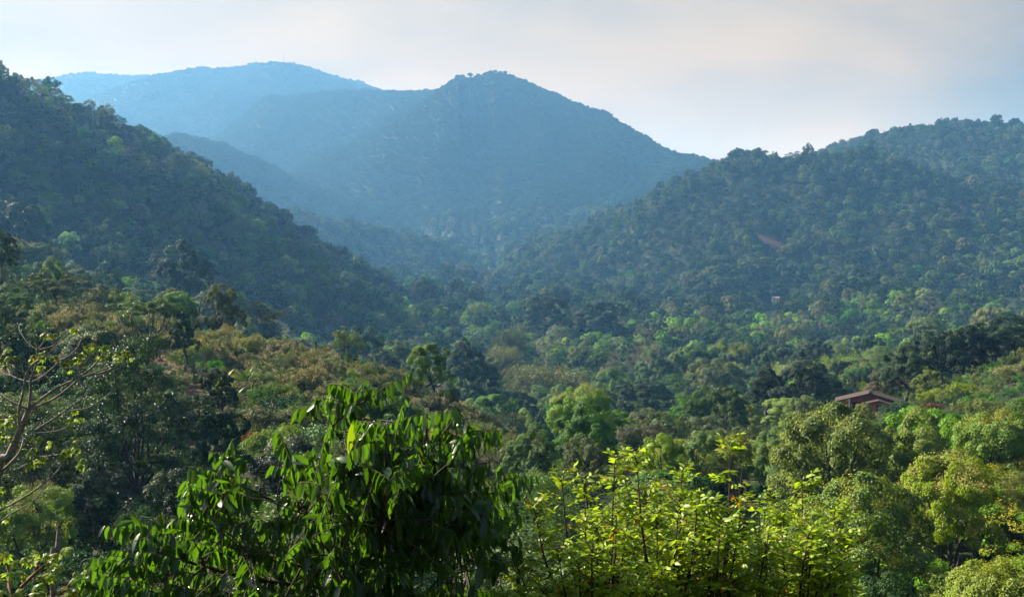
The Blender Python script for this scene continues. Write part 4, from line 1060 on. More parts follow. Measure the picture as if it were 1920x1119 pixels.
for (look, k, s), lst in buckets.items():
    lst.sort(key=lambda t: t[0])
    for i, (d, e) in enumerate(lst):
        o = '' if len(lst) == 1 else ', %s one' % (ORD[i] if i < len(ORD) else 'farthest')
        e['root']['label'] = '%s%s %s the %s' % (look, o, s, ANCH[k][2])
        fam = e['kn'].rstrip('0123456789')
        e['root']['group'] = {'dry': 'dry shrubs on the brown slope', 'bush': 'bushes among the trees'}.get(fam, 'trees of the near forest')

# hillsides
X, Yv, Z, rng = field(700, 1780, 5.8, 7.8, 2)
S = scales(rng, len(X), .5, 1.65, .75, 1.3) * (.6 + .75 * vnoise(X / 38, Yv / 38))[:, None]
k_ = house_clear(X, Yv, Z + 10 * S[:, 2]); X, Yv, Z, S = X[k_], Yv[k_], Z[k_], S[k_]
scatter('hillside_forest', 'dark bluish forest covering the hills on both sides of the valley', np.stack([X, Yv, Z - .5], 1), S, C_HILL)
# far mountains
X, Yv, Z, rng = field(1780, 4300, 6.8, 12, 3, canopy=6)
S = scales(rng, len(X), .55, 1.0) * np.interp(Yv, [1780, 4300], [1.05, 1.6])[:, None]
scatter('mountain_forest', 'hazy blue forest covering the far mountains', np.stack([X, Yv, Z - 1.5], 1), S, C_FAR)
# undergrowth between the near trees
X, Yv, Z, rng = field(13, 290, 2.6, 5.5, 4, canopy=2.5, side=6)
keep = (Yv < 30) | ((960 + F * X / Yv > -150) & (960 + F * X / Yv < 2070))
keep &= ~((np.abs(X - HOUSE_AT.x) < 7) & (np.abs(Yv - HOUSE_AT.y - 3) < 7))
X, Yv, Z = X[keep], Yv[keep], Z[keep]
S = scales(rng, len(X), .7, 1.5) * np.interp(Yv, [13, 30, 100, 290], [.55, .9, .8, 1.4])[:, None]
scatter('undergrowth', 'low leafy undergrowth between the near trees', np.stack([X, Yv, Z - .1], 1), S, C_UNDER, 'undergrowth')
# ------------------------------------------------------------------ foreground plants
def part(name, vq, mat, root, col=None, smooth=True):
    v, q = vq
    o = link(name, mk_mesh(name, np.asarray(v) - np.array(root.location), q, mat, smooth=smooth), root)
    if col: o.color = col + (1,)
    return o

def in_poly(x, y, poly):
    c = False; n = len(poly); j = n - 1
    for i in range(n):
        xi, yi = poly[i]; xj, yj = poly[j]
        if (yi > y) != (yj > y) and x < (xj - xi) * (y - yi) / (yj - yi) + xi: c = not c
        j = i
    return c

def big_leaf_tree():
    rng = np.random.RandomState(12)
    b = P(715, 1000, 9.7); g = Hs(b.x, b.y)
    root = empty('drooping_leaf_tree', (b.x, b.y, g))
    tag(root, 'dark tree of long drooping glossy leaves in the middle foreground', 'tree')
    A = lambda px, py, Y: np.array(P(px, py, Y))
    trunk = smooth_path([(b.x, b.y, g - .6), (b.x + .05, b.y, g + 1.5), A(722, 1040, 9.7), A(708, 930, 9.6), A(690, 830, 9.6), A(672, 765, 9.5)], [.13, .11, .075, .055, .035, .016], 6)
    def from_trunk(px, py, Y, t, r):
        i = int(t * (len(trunk[0]) - 1)); s = trunk[0][i]; e = A(px, py, Y)
        m = s * .45 + e * .55 + np.array([0, 0, -.10])
        return smooth_path([s, m, e], [r * .5, r * .38, r * .2], 5)
    limb_spec = [(400, 880, 9.3, .45, .045), (250, 1020, 9.0, .38, .05), (545, 890, 9.9, .62, .035), (470, 1040, 8.6, .42, .04), (620, 800, 9.2, .80, .022), (800, 820, 9.7, .70, .032), (945, 915, 9.8, .55, .04),
                 (860, 1010, 9.0, .45, .04), (620, 1040, 8.5, .45, .035), (760, 900, 10.4, .68, .03), (330, 980, 10.2, .42, .035), (720, 990, 8.4, .55, .03), (170, 1100, 9.2, .36, .04), (930, 1060, 9.6, .42, .035), (560, 960, 8.8, .58, .03)]
    limbs = [from_trunk(*s) for s in limb_spec]
    skel = np.vstack([trunk[0][10:]] + [l[0][3:] for l in limbs])
    twigs, lv = [], []
    def spray(px, py, Y, out, n=11, ln=.5, size=1.0):
        n = int(n * 1.55); size *= .66; ln *= .92
        """the twig reaches its tip at the pixel; leaves hang below it in two ranks"""
        tip = A(px, py, Y); o = nrm(np.array(out, float))
        st = tip - o * ln + np.array([0, 0, -.14 * ln])
        k = np.argmin(np.linalg.norm(skel - st, axis=1) + 0.6 * np.maximum(0, skel[:, 2] - st[2])); s0 = skel[k]
        p, r = smooth_path([s0, s0 * .4 + st * .6 + np.array([0, 0, .02]), st, st * .5 + tip * .5 + np.array([0, 0, .05 * ln]), tip], [.007, .006, .005, .004, .002], 4)
        twigs.append((p, r))
        side = nrm(np.cross(o, [0, 0, 1.0])); tw = p[8:]
        t = np.linspace(0, 1, n); sg = np.where(np.arange(n) % 2, 1.0, -1.0)[:, None]
        i = t * (len(tw) - 1)
        c = np.stack([np.interp(i, np.arange(len(tw)), tw[:, j]) for j in range(3)], 1)
        fl = rng.uniform(.12, .6)
        d = nrm(sg * side * fl + o * rng.uniform(.1, .5) + np.array([0, 0, -1.0]) + rng.normal(size=(n, 3)) * .16)
        nv = nrm(sg * side * .5 + o * .55 + np.array([0, 0, .35]) + rng.normal(size=(n, 3)) * .35)
        fl_ = rng.rand(n) < .13
        nv[fl_] = nrm(rng.normal(size=(int(fl_.sum()), 3)) + [0, -.2, 1.0]); d[fl_] = nrm(d[fl_] * .45 + o * .8 + rng.normal(size=(int(fl_.sum()), 3)) * .5)
        L = rng.uniform(.17, .31, n) * size * (0.75 + .25 * np.sin(math.pi * (t * .8 + .15))); W = L * rng.uniform(.33, .43, n)
        lv.append(leaves_fine(c, d, nv, L, W, rng.uniform(.05, .3), 6, .28))
    l, r_, f, bk = (-1, -.2, .15), (1, -.2, .1), (0, -1, .1), (.2, .8, .1)
    for s in [(592, 745, 9.2, l), (640, 716, 9.4, (-.6, 0, .9)), (682, 712, 9.6, (.1, .2, 1)), (716, 728, 9.5, r_), (660, 755, 9.0, f), (620, 775, 9.3, l), (752, 765, 9.8, (.3, 0, .8)), (795, 775, 9.6, (.6, 0, .4)), (838, 800, 9.6, r_), (866, 842, 9.7, r_),
              (850, 880, 9.3, r_), (800, 830, 9.1, f), (740, 810, 9.2, f), (938, 872, 9.9, (-.3, 0, .8)), (985, 884, 9.9, r_), (1005, 892, 9.8, r_), (960, 905, 9.6, f), (545, 850, 9.8, (-.6, 0, .6)), (588, 838, 9.9, (.5, 0, .7)), (510, 872, 9.9, l),
              (438, 822, 9.3, (.5, 0, .8)), (395, 846, 9.2, l), (352, 875, 9.2, l), (415, 865, 9.0, f), (345, 935, 9.1, l), (378, 925, 9.0, l), (475, 905, 9.2, r_), (300, 962, 8.9, (.5, 0, .9)), (262, 965, 8.9, (0, 0, 1)), (228, 975, 9.0, l), (196, 985, 9.0, l),
              (210, 1030, 9.0, l), (175, 1062, 9.1, l), (150, 1085, 9.2, l), (320, 1000, 8.8, r_), (430, 970, 8.9, l), (520, 930, 9.0, l), (660, 850, 8.9, f), (600, 880, 9.0, l), (700, 880, 8.7, f), (905, 960, 9.5, r_), (955, 985, 9.4, r_), (880, 920, 9.4, r_)]:
        spray(*s[:3], s[3], n=rng.randint(9, 13), ln=rng.uniform(.32, .5), size=rng.uniform(.8, 1.0))
    poly = [(120, 1119), (185, 1000), (260, 975), (330, 960), (335, 890), (400, 850), (450, 850), (480, 900), (545, 870), (590, 850), (595, 765), (640, 735), (715, 745), (760, 780), (830, 805), (862, 850), (868, 910), (940, 900), (990, 900), (985, 940), (950, 980), (985, 1180), (120, 1180)]
    n = 0; cen = []
    while len(cen) < 62:
        q = (rng.uniform(120, 1000), rng.uniform(730, 1180))
        if in_poly(*q, poly): cen.append(q)
    while n < 500:
        q = cen[rng.randint(0, 62)]; px, py = q[0] + rng.normal() * 34, q[1] + rng.normal() * 26
        if not in_poly(px, py, poly): continue
        dep = rng.uniform(-1.1, 1.2)
        if n > 330: px, py, dep = rng.normal(745, 85), rng.normal(915, 75), rng.uniform(-1.2, -.2)
        ox = (px - 700) / 300 + rng.normal() * .6
        spray(px, py, 9.5 + dep, (ox, rng.normal() * .7 - .2, rng.uniform(-.1, .5)), n=rng.randint(8, 13), ln=rng.uniform(.3, .55), size=rng.uniform(.8, 1.1)); n += 1
    part('trunk', tubes([trunk], 9), M_BARK, root)
    part('branches', tubes(limbs + twigs, 5), M_TWIG, root)
    part('foliage', join_np(lv), M_BIG, root, (.024, .064, .009))
    c = A(660, 795, 8.55)[None]                                    # the one yellow leaf hanging in front
    part('yellow_leaf', leaves_fine(c + [[0, 0, .0]], np.array([[-.08, .05, -1.0]]), np.array([[.55, -.8, .25]]), .25, .075, .1, 8, .12), M_BIG, root, (.075, .12, .010))['label'] = 'single large yellow-green leaf glowing in the sun'

def sapling_tree():
    rng = np.random.RandomState(21)
    A = lambda px, py, Y: np.array(P(px, py, Y))
    b = A(1330, 1119, 8.8); g = Hs(b[0], b[1])
    root = empty('sapling_tree', (b[0], b[1], g))
    tag(root, 'sunlit yellow-green tree of upright leafy shoots at the bottom of the photo', 'tree')
    base = np.array([b[0], b[1], g - .4])
    forks = [A(1345, 1180, 8.8), A(1250, 1190, 8.7), A(1420, 1190, 8.9), A(1120, 1200, 8.8), A(1500, 1210, 8.8)]
    main = [smooth_path([base, base * .5 + f * .5 + rng.normal(size=3) * .05, f], [.10, .07, .045], 5) for f in forks]
    stems, twigs, lv, odd = [], [], [], []
    def leaf_shoot(s, d, ln, n, L, store, flat=1.0):
        L = L * .82; n = n + 1
        d = nrm(np.array(d, float)); side = nrm(np.cross(d, [0, 0, 1.0]) + rng.normal(size=3) * .15); up = np.cross(side, d)
        t = np.linspace(0, 1, 5)[:, None]
        p = s + d * ln * t - np.array([0, 0, 1]) * ln * .22 * t ** 2
        twigs.append((p, np.linspace(.005, .002, 5)))
        tt = np.linspace(.12, 1, n); sg = np.where(np.arange(n) % 2, 1.0, -1.0)[:, None]; sg[-1] = 0
        c = np.stack([np.interp(tt, t[:, 0], p[:, j]) for j in range(3)], 1)
        dd = nrm(sg * side * 1.0 + d * (.55 + (sg == 0) * 2) + np.array([0, 0, -.18]) + rng.normal(size=(n, 3)) * .2)
        nv = nrm(up * flat + rng.normal(size=(n, 3)) * .55 + sg * side * -.2)
        ll = L * rng.uniform(.75, 1.15, n) * (.7 + .3 * np.sin(math.pi * tt))
        store.append(leaves_fine(c, dd, nv, ll, ll * rng.uniform(.40, .5, n), rng.uniform(.1, .35), 4, .18))
    def stem(px, py, Y, twn, lean=None, top=True):
        e = A(px, py, Y); f = min(forks, key=lambda q: abs(q[0] - e[0]) + .3 * abs(q[1] - e[1]))
        m = f * .5 + e * .5 + np.array([(e[0] - f[0]) * .22, rng.normal() * .06, -.04])
        p, r = smooth_path([f, m, e], [.017, .010, .003], 8)
        stems.append((p, r))
        ln = np.linalg.norm(np.diff(p, axis=0), axis=1).sum()
        for k in range(twn):
            t = rng.uniform(.22, .97) if k else .97
            i = t * (len(p) - 1); s = np.array([np.interp(i, np.arange(len(p)), p[:, j]) for j in range(3)])
            a = k * 2.4 + rng.rand(); up = .25 + .5 * t
            leaf_shoot(s, (math.cos(a), math.sin(a), up), rng.uniform(.16, .30) * (1.1 - .35 * t), rng.randint(7, 11), rng.uniform(.07, .105), lv)
        if top:
            ax = nrm(p[-1] - p[-3])
            for k in range(5):
                a = k * 1.9 + rng.rand(); leaf_shoot(p[-1] - ax * .03 * k, ax * .8 + np.array([math.cos(a), math.sin(a), .1]), .15, 6, .09, lv)
        if rng.rand() < .45:
            t = rng.uniform(.4, .8); s = p[int(t * (len(p) - 1))]
            leaf_shoot(s, (rng.normal(), rng.normal(), -.5), .12, 4, .085, odd)
    for q in [(1052, 890, 8.8), (1096, 906, 8.9), (1153, 858, 9.0), (1192, 850, 8.8), (1278, 884, 8.9), (1368, 828, 8.8), (1505, 900, 8.8), (1470, 955, 8.7), (1565, 952, 8.9), (1588, 1005, 8.9), (1425, 935, 9.1), (1330, 950, 8.6), (1232, 962, 8.6), (1000, 945, 9.0),
              (965, 1050, 8.9), (1120, 985, 8.5), (1180, 960, 9.1), (1595, 1065, 8.8), (1545, 1040, 8.5), (1385, 990, 8.4), (1290, 1000, 8.5), (1045, 1030, 8.6), (1440, 1020, 8.5)]:
        stem(*q, 22)
    poly = [(950, 1119), (990, 1000), (1060, 950), (1150, 945), (1290, 950), (1370, 915), (1450, 950), (1560, 975), (1600, 1060), (1590, 1150), (940, 1150)]
    n = 0
    while n < 84:
        px, py = rng.uniform(940, 1600), rng.uniform(915, 1150)
        if not in_poly(px, py, poly): continue
        stem(px, py, 8.8 + rng.uniform(-.8, .8), 18, top=rng.rand() < .6); n += 1
    part('trunk', tubes(main, 8), M_BROWN, root)
    part('stems', tubes(stems + twigs, 5), M_TWIG, root)
    part('foliage', join_np(lv), M_YEL, root, (.225, .325, .02))
    part('dry_leaves', join_np(odd), M_DRY, root, (.40, .15, .025))

def palmate(rng, c, r, hang):
    """one umbrella-like leaf of eight lobes round c"""
    n = 8; a0 = rng.rand() * 6.28; up = nrm(np.array([rng.normal() * .5, rng.normal() * .5 - .3, .8]))
    u = nrm(np.cross(up, [.3, .9, .1])); v = np.cross(up, u)
    a = a0 + np.arange(n) * 2 * math.pi / n * .93
    d = np.cos(a)[:, None] * u + np.sin(a)[:, None] * v - up * hang
    return leaves_fine(np.repeat(c[None], n, 0), nrm(d), np.repeat(up[None], n, 0), r * rng.uniform(.8, 1.1, n), r * .5, .35, 4, .15)

def forking_tree():
    rng = np.random.RandomState(33); Y = 17.5
    dep = {}
    def A(px, py, dy=0.0): return np.array(P(px, py, Y + dy))
    b = A(-40, 1150); g = Hs(b[0], b[1])
    root = empty('forking_tree', (b[0], b[1], g))
    tag(root, 'nearly bare tree with pale curving forked branches and few leaf tufts at left', 'tree')
    trunk = smooth_path([(b[0] - .1, b[1], g - .6), (b[0], b[1], g + 2), A(-12, 930), A(18, 853), A(37, 809), A(54, 768)], [.13, .11, .088, .066, .05, .04], 5)
    B = [([(54, 766), (58, 728), (57, 713), (66, 690), (69, 668), (70, 645)], .042, -.1), ([(70, 657), (100, 648), (122, 630), (131, 617)], .022, .3), ([(70, 657), (82, 640), (88, 622)], .018, -.3), ([(70, 657), (52, 642), (38, 622), (35, 610)], .016, .5),
         ([(54, 766), (100, 731), (140, 711), (165, 695), (185, 675), (195, 660)], .036, -.4), ([(54, 767), (95, 751), (130, 726), (155, 706), (200, 697), (228, 680), (232, 664)], .034, .2), ([(155, 706), (190, 694), (215, 682), (231, 662)], .022, .6), ([(185, 700), (212, 690), (230, 678)], .018, -.1),
         ([(54, 766), (20, 752), (0, 738), (-30, 722)], .036, .3), ([(37, 809), (35, 772), (44, 733), (49, 702), (62, 682), (83, 668), (86, 658)], .040, -.5), ([(57, 717), (76, 708), (98, 690), (108, 678), (112, 668)], .026, .4), ([(95, 681), (128, 668), (146, 650), (149, 641)], .022, .2),
         ([(57, 716), (40, 712), (20, 704), (0, 697), (-20, 688)], .024, .5), ([(20, 704), (14, 688), (12, 676)], .018, .7), ([(57, 704), (43, 698), (31, 690), (25, 672), (14, 656)], .022, -.3), ([(45, 700), (40, 682), (36, 672)], .016, .1),
         ([(66, 806), (100, 785), (130, 764), (155, 745), (169, 727)], .028, -.2), ([(130, 770), (163, 765), (188, 751), (206, 736)], .022, .2), ([(70, 812), (105, 808), (126, 799), (136, 784)], .020, .5), ([(5, 888), (30, 880), (52, 868)], .024, -.4),
         ([(75, 856), (100, 853), (116, 850)], .016, -.3), ([(-15, 965), (48, 930), (83, 905), (110, 880), (118, 862)], .030, -.2), ([(-10, 985), (25, 960), (60, 940), (95, 900)], .022, .4), ([(150, 706), (152, 690), (168, 668), (171, 655)], .016, -.2), ([(-20, 905), (18, 870), (38, 845), (45, 820)], .05, .4),
         ([(85, 742), (90, 760), (110, 752)], .010, .1)]
    br = []
    for pts, r, dy in B:
        n = len(pts); q = [A(p[0], p[1], dy * (i / max(1, n - 1)) ** 1.3) for i, p in enumerate(pts)]
        br.append(smooth_path(q, np.linspace(r * .62, r * .26, n), 4))
    lv = []
    T = [(12, 662), (22, 668), (3, 672), (8, 684), (30, 664), (66, 672), (78, 668), (86, 662), (74, 684), (95, 668), (120, 676), (107, 668), (124, 690), (150, 662), (140, 672), (165, 650), (158, 660), (172, 648), (180, 652), (196, 654), (206, 660), (192, 668), (216, 660), (234, 656), (240, 664), (228, 670), (132, 615), (141, 618), (101, 628), (92, 625),
         (60, 822), (75, 820), (70, 842), (55, 848), (88, 832), (66, 862), (50, 870), (82, 856), (40, 838), (20, 818), (128, 842), (120, 852), (140, 838), (148, 862), (135, 850), (150, 872), (140, 826), (5, 785), (14, 796), (2, 808), (20, 776), (10, 822), (140, 779), (133, 784), (150, 786), (4, 920), (15, 905), (3, 945), (10, 975)]
    for px, py in T:
        for k in range(2):
            c = A(px + rng.normal() * 4, py + rng.normal() * 4, rng.normal() * .25)
            lv.append(palmate(rng, c, rng.uniform(.065, .115), rng.uniform(.15, .9)))
    part('trunk', tubes([trunk], 9), M_PALE, root)
    part('branches', tubes(br, 7), M_PALE, root)
    part('foliage', join_np(lv), M_YEL, root, (.15, .22, .028))

def corner_sapling():
    rng = np.random.RandomState(44); Y = 12.0
    A = lambda px, py, dy=0.0: np.array(P(px, py, Y + dy))
    b = A(60, 1200); g = Hs(b[0], b[1])
    root = empty('young_tree', (b[0], b[1], g))
    tag(root, 'young tree with round light leaves in the bottom left corner, below the forked branches', 'tree')
    tr = smooth_path([(b[0], b[1], g - .5), (b[0], b[1], (g + A(55, 1150)[2]) / 2), A(55, 1150)], [.06, .05, .035], 5)
    B = [[(55, 1150), (40, 1100), (62, 1075), (80, 1040)], [(55, 1150), (20, 1110), (15, 1065), (10, 1045)], [(55, 1150), (90, 1110), (80, 1085)], [(40, 1100), (70, 1070), (95, 1050)], [(55, 1150), (105, 1120), (140, 1085), (165, 1068)], [(55, 1150), (0, 1120), (-10, 1070)], [(105, 1120), (160, 1110), (200, 1075)]]
    br = [smooth_path([A(*p, rng.normal() * .1) for p in q], np.linspace(.022, .006, len(q)), 4) for q in B]
    lv = []
    for px, py in [(80, 1040), (90, 1036), (100, 1050), (70, 1048), (60, 1046), (10, 1045), (20, 1055), (35, 1056), (50, 1050), (15, 1070), (40, 1075), (75, 1085), (95, 1085), (85, 1110), (60, 1100), (110, 1068), (105, 1040), (115, 1030), (140, 1075), (160, 1068), (175, 1075), (190, 1080), (150, 1095), (130, 1105), (200, 1072), (185, 1100), (0, 1090), (5, 1110), (30, 1115), (165, 1110), (120, 1115)]:
        for k in range(2): lv.append(palmate(rng, A(px + rng.normal() * 5, py + rng.normal() * 5, rng.normal() * .2), rng.uniform(.06, .095), rng.uniform(.1, .6)))
    part('trunk', tubes([tr], 8), M_BROWN, root); part('branches', tubes(br, 5), M_BROWN, root)
    part('foliage', join_np(lv), M_YEL, root, (.18, .26, .03))
    s = A(104, 1110, .4); gs = Hs(s[0], s[1])
    o = link('dead_sapling', mk_mesh('dead_sapling', *tubes([smooth_path([(s[0], s[1] + .1, gs - .4), A(100, 1100, .4), A(106, 1045, .45), A(110, 992, .5)], [.05, .035, .028, .02], 5), smooth_path([A(104, 1060, .43), A(99, 1046, .4), A(97, 1036, .38)], [.014, .01, .006], 3)], 7), M_PALE, smooth=True))
    tag(o, 'broken grey dead stem standing among the light leaves in the bottom left corner', 'dead tree')
big_leaf_tree(); sapling_tree(); forking_tree(); corner_sapling()

def post():
    p = P(593, 662, 136); g = Hs(p.x, p.y); t = P(592, 640, 136)
    o = link('dead_post', mk_mesh('dead_post', *tubes([smooth_path([(p.x, p.y, g - .5), (p.x + .04, p.y, (g + t.z) / 2), (t.x, t.y, t.z)], [.17, .15, .12], 4)], 8), M_BARK, smooth=True))
    tag(o, 'dark dead post standing upright on the dry crest', 'post')
post()

# ------------------------------------------------------------------ houses, mast, bird
import bmesh
def bm_obj(name, bm, mats, parent):
    me = bpy.data.meshes.new(name); bm.normal_update(); bm.to_mesh(me); bm.free()
    for m in (mats if isinstance(mats, list) else [mats]): me.materials.append(m)
    return link(name, me, parent)
def bx(bm, x0, x1, y0, y1, z0, z1):
    v = [bm.verts.new(p) for p in ((x0, y0, z0), (x1, y0, z0), (x1, y1, z0), (x0, y1, z0), (x0, y0, z1), (x1, y0, z1), (x1, y1, z1), (x0, y1, z1))]
    for f in ((3, 2, 1, 0), (4, 5, 6, 7), (0, 1, 5, 4), (1, 2, 6, 5), (2, 3, 7, 6), (3, 0, 4, 7)): bm.faces.new([v[i] for i in f])
def prism(bm, prof, y0, y1):
    """profile of (x, z) extruded along y"""
    a = [bm.verts.new((x, y0, z)) for x, z in prof]; b = [bm.verts.new((x, y1, z)) for x, z in prof]; n = len(prof)
    bm.faces.new(a); bm.faces.new(b[::-1])
    for i in range(n): bm.faces.new((a[(i + 1) % n], a[i], b[i], b[(i + 1) % n]))
M_BRICK = solid_mat('red_wall', (.25, .07, .036), (.18, .05, .028), 2.0)
M_BRICK2 = solid_mat('orange_wall', (.42, .13, .05), (.33, .095, .04), 2.0)
M_TILE = solid_mat('clay_tile', (.085, .058, .046), (.045, .032, .026), 3.0, bump=.6)
M_DARKW = solid_mat('dark_wood', (.05, .03, .02), (.03, .02, .015), 3.0)
M_GLASS = solid_mat('window_glass', (.02, .025, .03), (.015, .018, .02), 1.0, rough=.15, bump=0)
M_WHITE = solid_mat('white_wall', (.80, .79, .76), (.72, .70, .66), 1.0)
M_RTILE = solid_mat('red_tile', (.40, .24, .18), (.33, .19, .14), 2.0)
M_STEEL = solid_mat('steel', (.30, .29, .28), (.24, .23, .22), 1.0)

def tiled_roof(bm, cx, half, apex, slope, y0, y1, thick=.14, pitch=.34):
    """two slopes of rounded tile courses running down from a ridge along y"""
    ny = int((y1 - y0) / pitch * 4)
    for sgn in (-1, 1):
        rows = []
        for t in np.linspace(0, 1, 7):
            x = cx + sgn * half * t; z = apex - slope * half * t
            rows.append([(x, y0 + (y1 - y0) * j / ny, z + .06 * abs(math.sin(math.pi * j / 4))) for j in range(ny + 1)])
        top = [[bm.verts.new(p) for p in r] for r in rows]
        bot = [[bm.verts.new((r[0][0], r[0][1], r[0][2] - thick)), bm.verts.new((r[-1][0], r[-1][1], r[-1][2] - thick))] for r in rows]
        for i in range(6):
            for j in range(ny):
                f = (top[i][j], top[i + 1][j], top[i + 1][j + 1], top[i][j + 1]); bm.faces.new(f if sgn < 0 else f[::-1])
            f = (bot[i][0], bot[i][1], bot[i + 1][1], bot[i + 1][0]); bm.faces.new(f if sgn < 0 else f[::-1])
            for e, jj in ((0, 0), (1, ny)):
                f = (top[i][jj], bot[i][e], bot[i + 1][e], top[i + 1][jj]); bm.faces.new(f if (sgn < 0) == (e == 0) else f[::-1])
        f = tuple(top[6]) + (bot[6][1], bot[6][0]); bm.faces.new(f)

def red_house():
    g = HOUSE_AT.z; ap = P(1631, 736, 170).z - g                    # ridge height over the floor
    root = empty('red_house', (P(1631, 736, 170).x, 170, g)); root.rotation_euler.z = -math.atan2(root.location.x, 170)
    tag(root, 'small red house with a low clay tile gable roof among the trees', 'house')
    ev = ap - .28 * 5.2
    bm = bmesh.new()
    for x0, x1, z0, z1 in ((-4.7, -4.2, -1.5, ev - .1), (-4.2, -3.4, -1.5, ev - 1.5), (-4.2, -3.4, ev - .45, ev - .1), (-3.4, -2.6, -1.5, ev - .1), (-2.6, -.9, -1.5, ev - 1.25), (-.9, 4.7, -1.5, ev - .1)):
        bx(bm, x0, x1, 0, .2, z0, z1)
    prism(bm, [(-4.7, ev - .097), (4.7, ev - .097), (4.7, ev + .02), (0, ap - .22), (-4.7, ev + .02)], .003, .197)
    bx(bm, -4.7, -4.5, .2, 3.6, -1.5, ev - .1); bx(bm, 4.5, 4.7, .2, 3.6, -1.5, ev - .1); bx(bm, -4.5, 4.5, 3.4, 3.6, -1.5, ap - 1.5)
    bm_obj('wall', bm, M_BRICK, root)
    bm = bmesh.new(); bx(bm, -2.6, -.9, .9, 1.0, ev - 1.3, ev - .1); bm_obj('porch_recess', bm, M_DARKW, root)
    bm = bmesh.new(); bx(bm, -2.62, -.88, .16, .9, ev - 1.33, ev - 1.25); w = bm_obj('porch_sill', bm, M_DARKW, root)
    bm = bmesh.new(); bx(bm, -4.2, -3.4, .10, .14, ev - 1.5, ev - .45); w = bm_obj('window', bm, M_GLASS, root)
    bm = bmesh.new()
    for a in ((-4.2, -4.13), (-3.835, -3.765), (-3.47, -3.4)): bx(bm, a[0], a[1], .02, .098, ev - 1.5, ev - .45)
    bm_obj('frame', bm, M_DARKW, w)
    bm = bmesh.new(); tiled_roof(bm, 0, 5.25, ap, .28, -.6, 3.9); rf = bm_obj('roof', bm, M_TILE, root)
    bm = bmesh.new()
    for k in range(11): bx(bm, -.16, .16, -.65 + k * .42, -.27 + k * .42, ap - .02, ap + .09 + .015 * (k % 2))
    prism(bm, [(-.14, ap + .05), (.14, ap + .05), (.05, ap + .38), (-.05, ap + .38)], -.7, -.5)
    bm_obj('ridge', bm, M_TILE, rf)
    bm = bmesh.new()
    for k in range(7): bx(bm, -4.9 + k * 1.6, -4.8 + k * 1.6, -.5, -.02, ap - .28 * abs(-4.85 + k * 1.6) - .30, ap - .28 * abs(-4.85 + k * 1.6) - .17)
    bm_obj('rafter', bm, M_DARKW, rf)
    bm = bmesh.new(); bx(bm, -3.12, -2.98, -.7, -.56, -1.5, ap - 1.05); bm_obj('porch_post', bm, M_WHITE, root)
    # the lower gabled front room
    cx, a2 = 1.25, ap - .86; e2 = a2 - .28 * 1.75
    bm = bmesh.new()
    for x0, x1, z0, z1 in ((-.2, .95, -1.5, e2), (.95, 1.7, -1.5, e2 - 1.05), (.95, 1.7, e2 - .25, e2), (1.7, 2.7, -1.5, e2)): bx(bm, x0, x1, -2.2, -2.0, z0, z1)
    prism(bm, [(-.2, e2 + .003), (2.7, e2 + .003), (2.7, e2 + .05), (cx, a2 - .16), (-.2, e2 + .05)], -2.197, -2.003)
    bx(bm, -.2, 0, -2.0, -.02, -1.5, e2); bx(bm, 2.5, 2.7, -2.0, -.02, -1.5, e2)
    bm_obj('front_room', bm, M_BRICK2, root)
    bm = bmesh.new(); bx(bm, .95, 1.7, -2.08, -2.05, e2 - 1.05, e2 - .25); w = bm_obj('window', bm, M_GLASS, root)
    bm = bmesh.new()
    for a in ((.95, 1.01), (1.295, 1.355), (1.64, 1.7)): bx(bm, a[0], a[1], -2.17, -2.085, e2 - 1.05, e2 - .25)
    bm_obj('frame', bm, M_DARKW, w)
    bm = bmesh.new(); tiled_roof(bm, cx, 1.95, a2, .28, -2.6, -.1); bm_obj('front_roof', bm, M_TILE, root)

def white_house():
    p = wh; t = P(1455, 556.5, WH_Y).z; g = min(Hs(p.x, p.y), p.z)
    root = empty('white_house', (p.x, WH_Y, g)); tag(root, 'tiny white house with a red roof alone in the forest under the right hill', 'house')
    h = t - g - .9; bm = bmesh.new()
    z = h - 2.2
    for x0, x1, z0, z1 in ((-2.6, -1.7, 0, h), (-1.7, -.8, 0, z), (-1.7, -.8, h - .5, h), (-.8, .7, 0, h), (.7, 1.5, h - .4, h), (1.5, 2.6, 0, h), (.7, 1.5, 0, h - 2.9)): bx(bm, x0, x1, 0, .2, z0, z1)
    bx(bm, -2.6, -2.4, .2, 4.2, 0, h); bx(bm, 2.4, 2.6, .2, 4.2, 0, h); bx(bm, -2.4, 2.4, 4.0, 4.2, 0, h)
    bm_obj('wall', bm, M_WHITE, root)
    bm = bmesh.new(); bx(bm, -1.7, -.8, .1, .15, z, h - .5); bm_obj('window', bm, M_GLASS, root)
    bm = bmesh.new(); bx(bm, .7, 1.5, .1, .15, h - 2.9, h - .4); bm_obj('door', bm, M_DARKW, root)
    bm = bmesh.new(); v = [bm.verts.new(q) for q in ((-3, -.6, h - .1), (3, -.6, h - .1), (3, 2.2, h + 1.0), (-3, 2.2, h + 1.0), (3, 4.7, h - .1), (-3, 4.7, h - .1))]
    bm.faces.new((v[0], v[1], v[2], v[3])); bm.faces.new((v[3], v[2], v[4], v[5])); bm.faces.new((v[0], v[5], v[4], v[1])); bm.faces.new((v[0], v[3], v[5])); bm.faces.new((v[1], v[4], v[2]))
    bm_obj('roof', bm, M_RTILE, root)

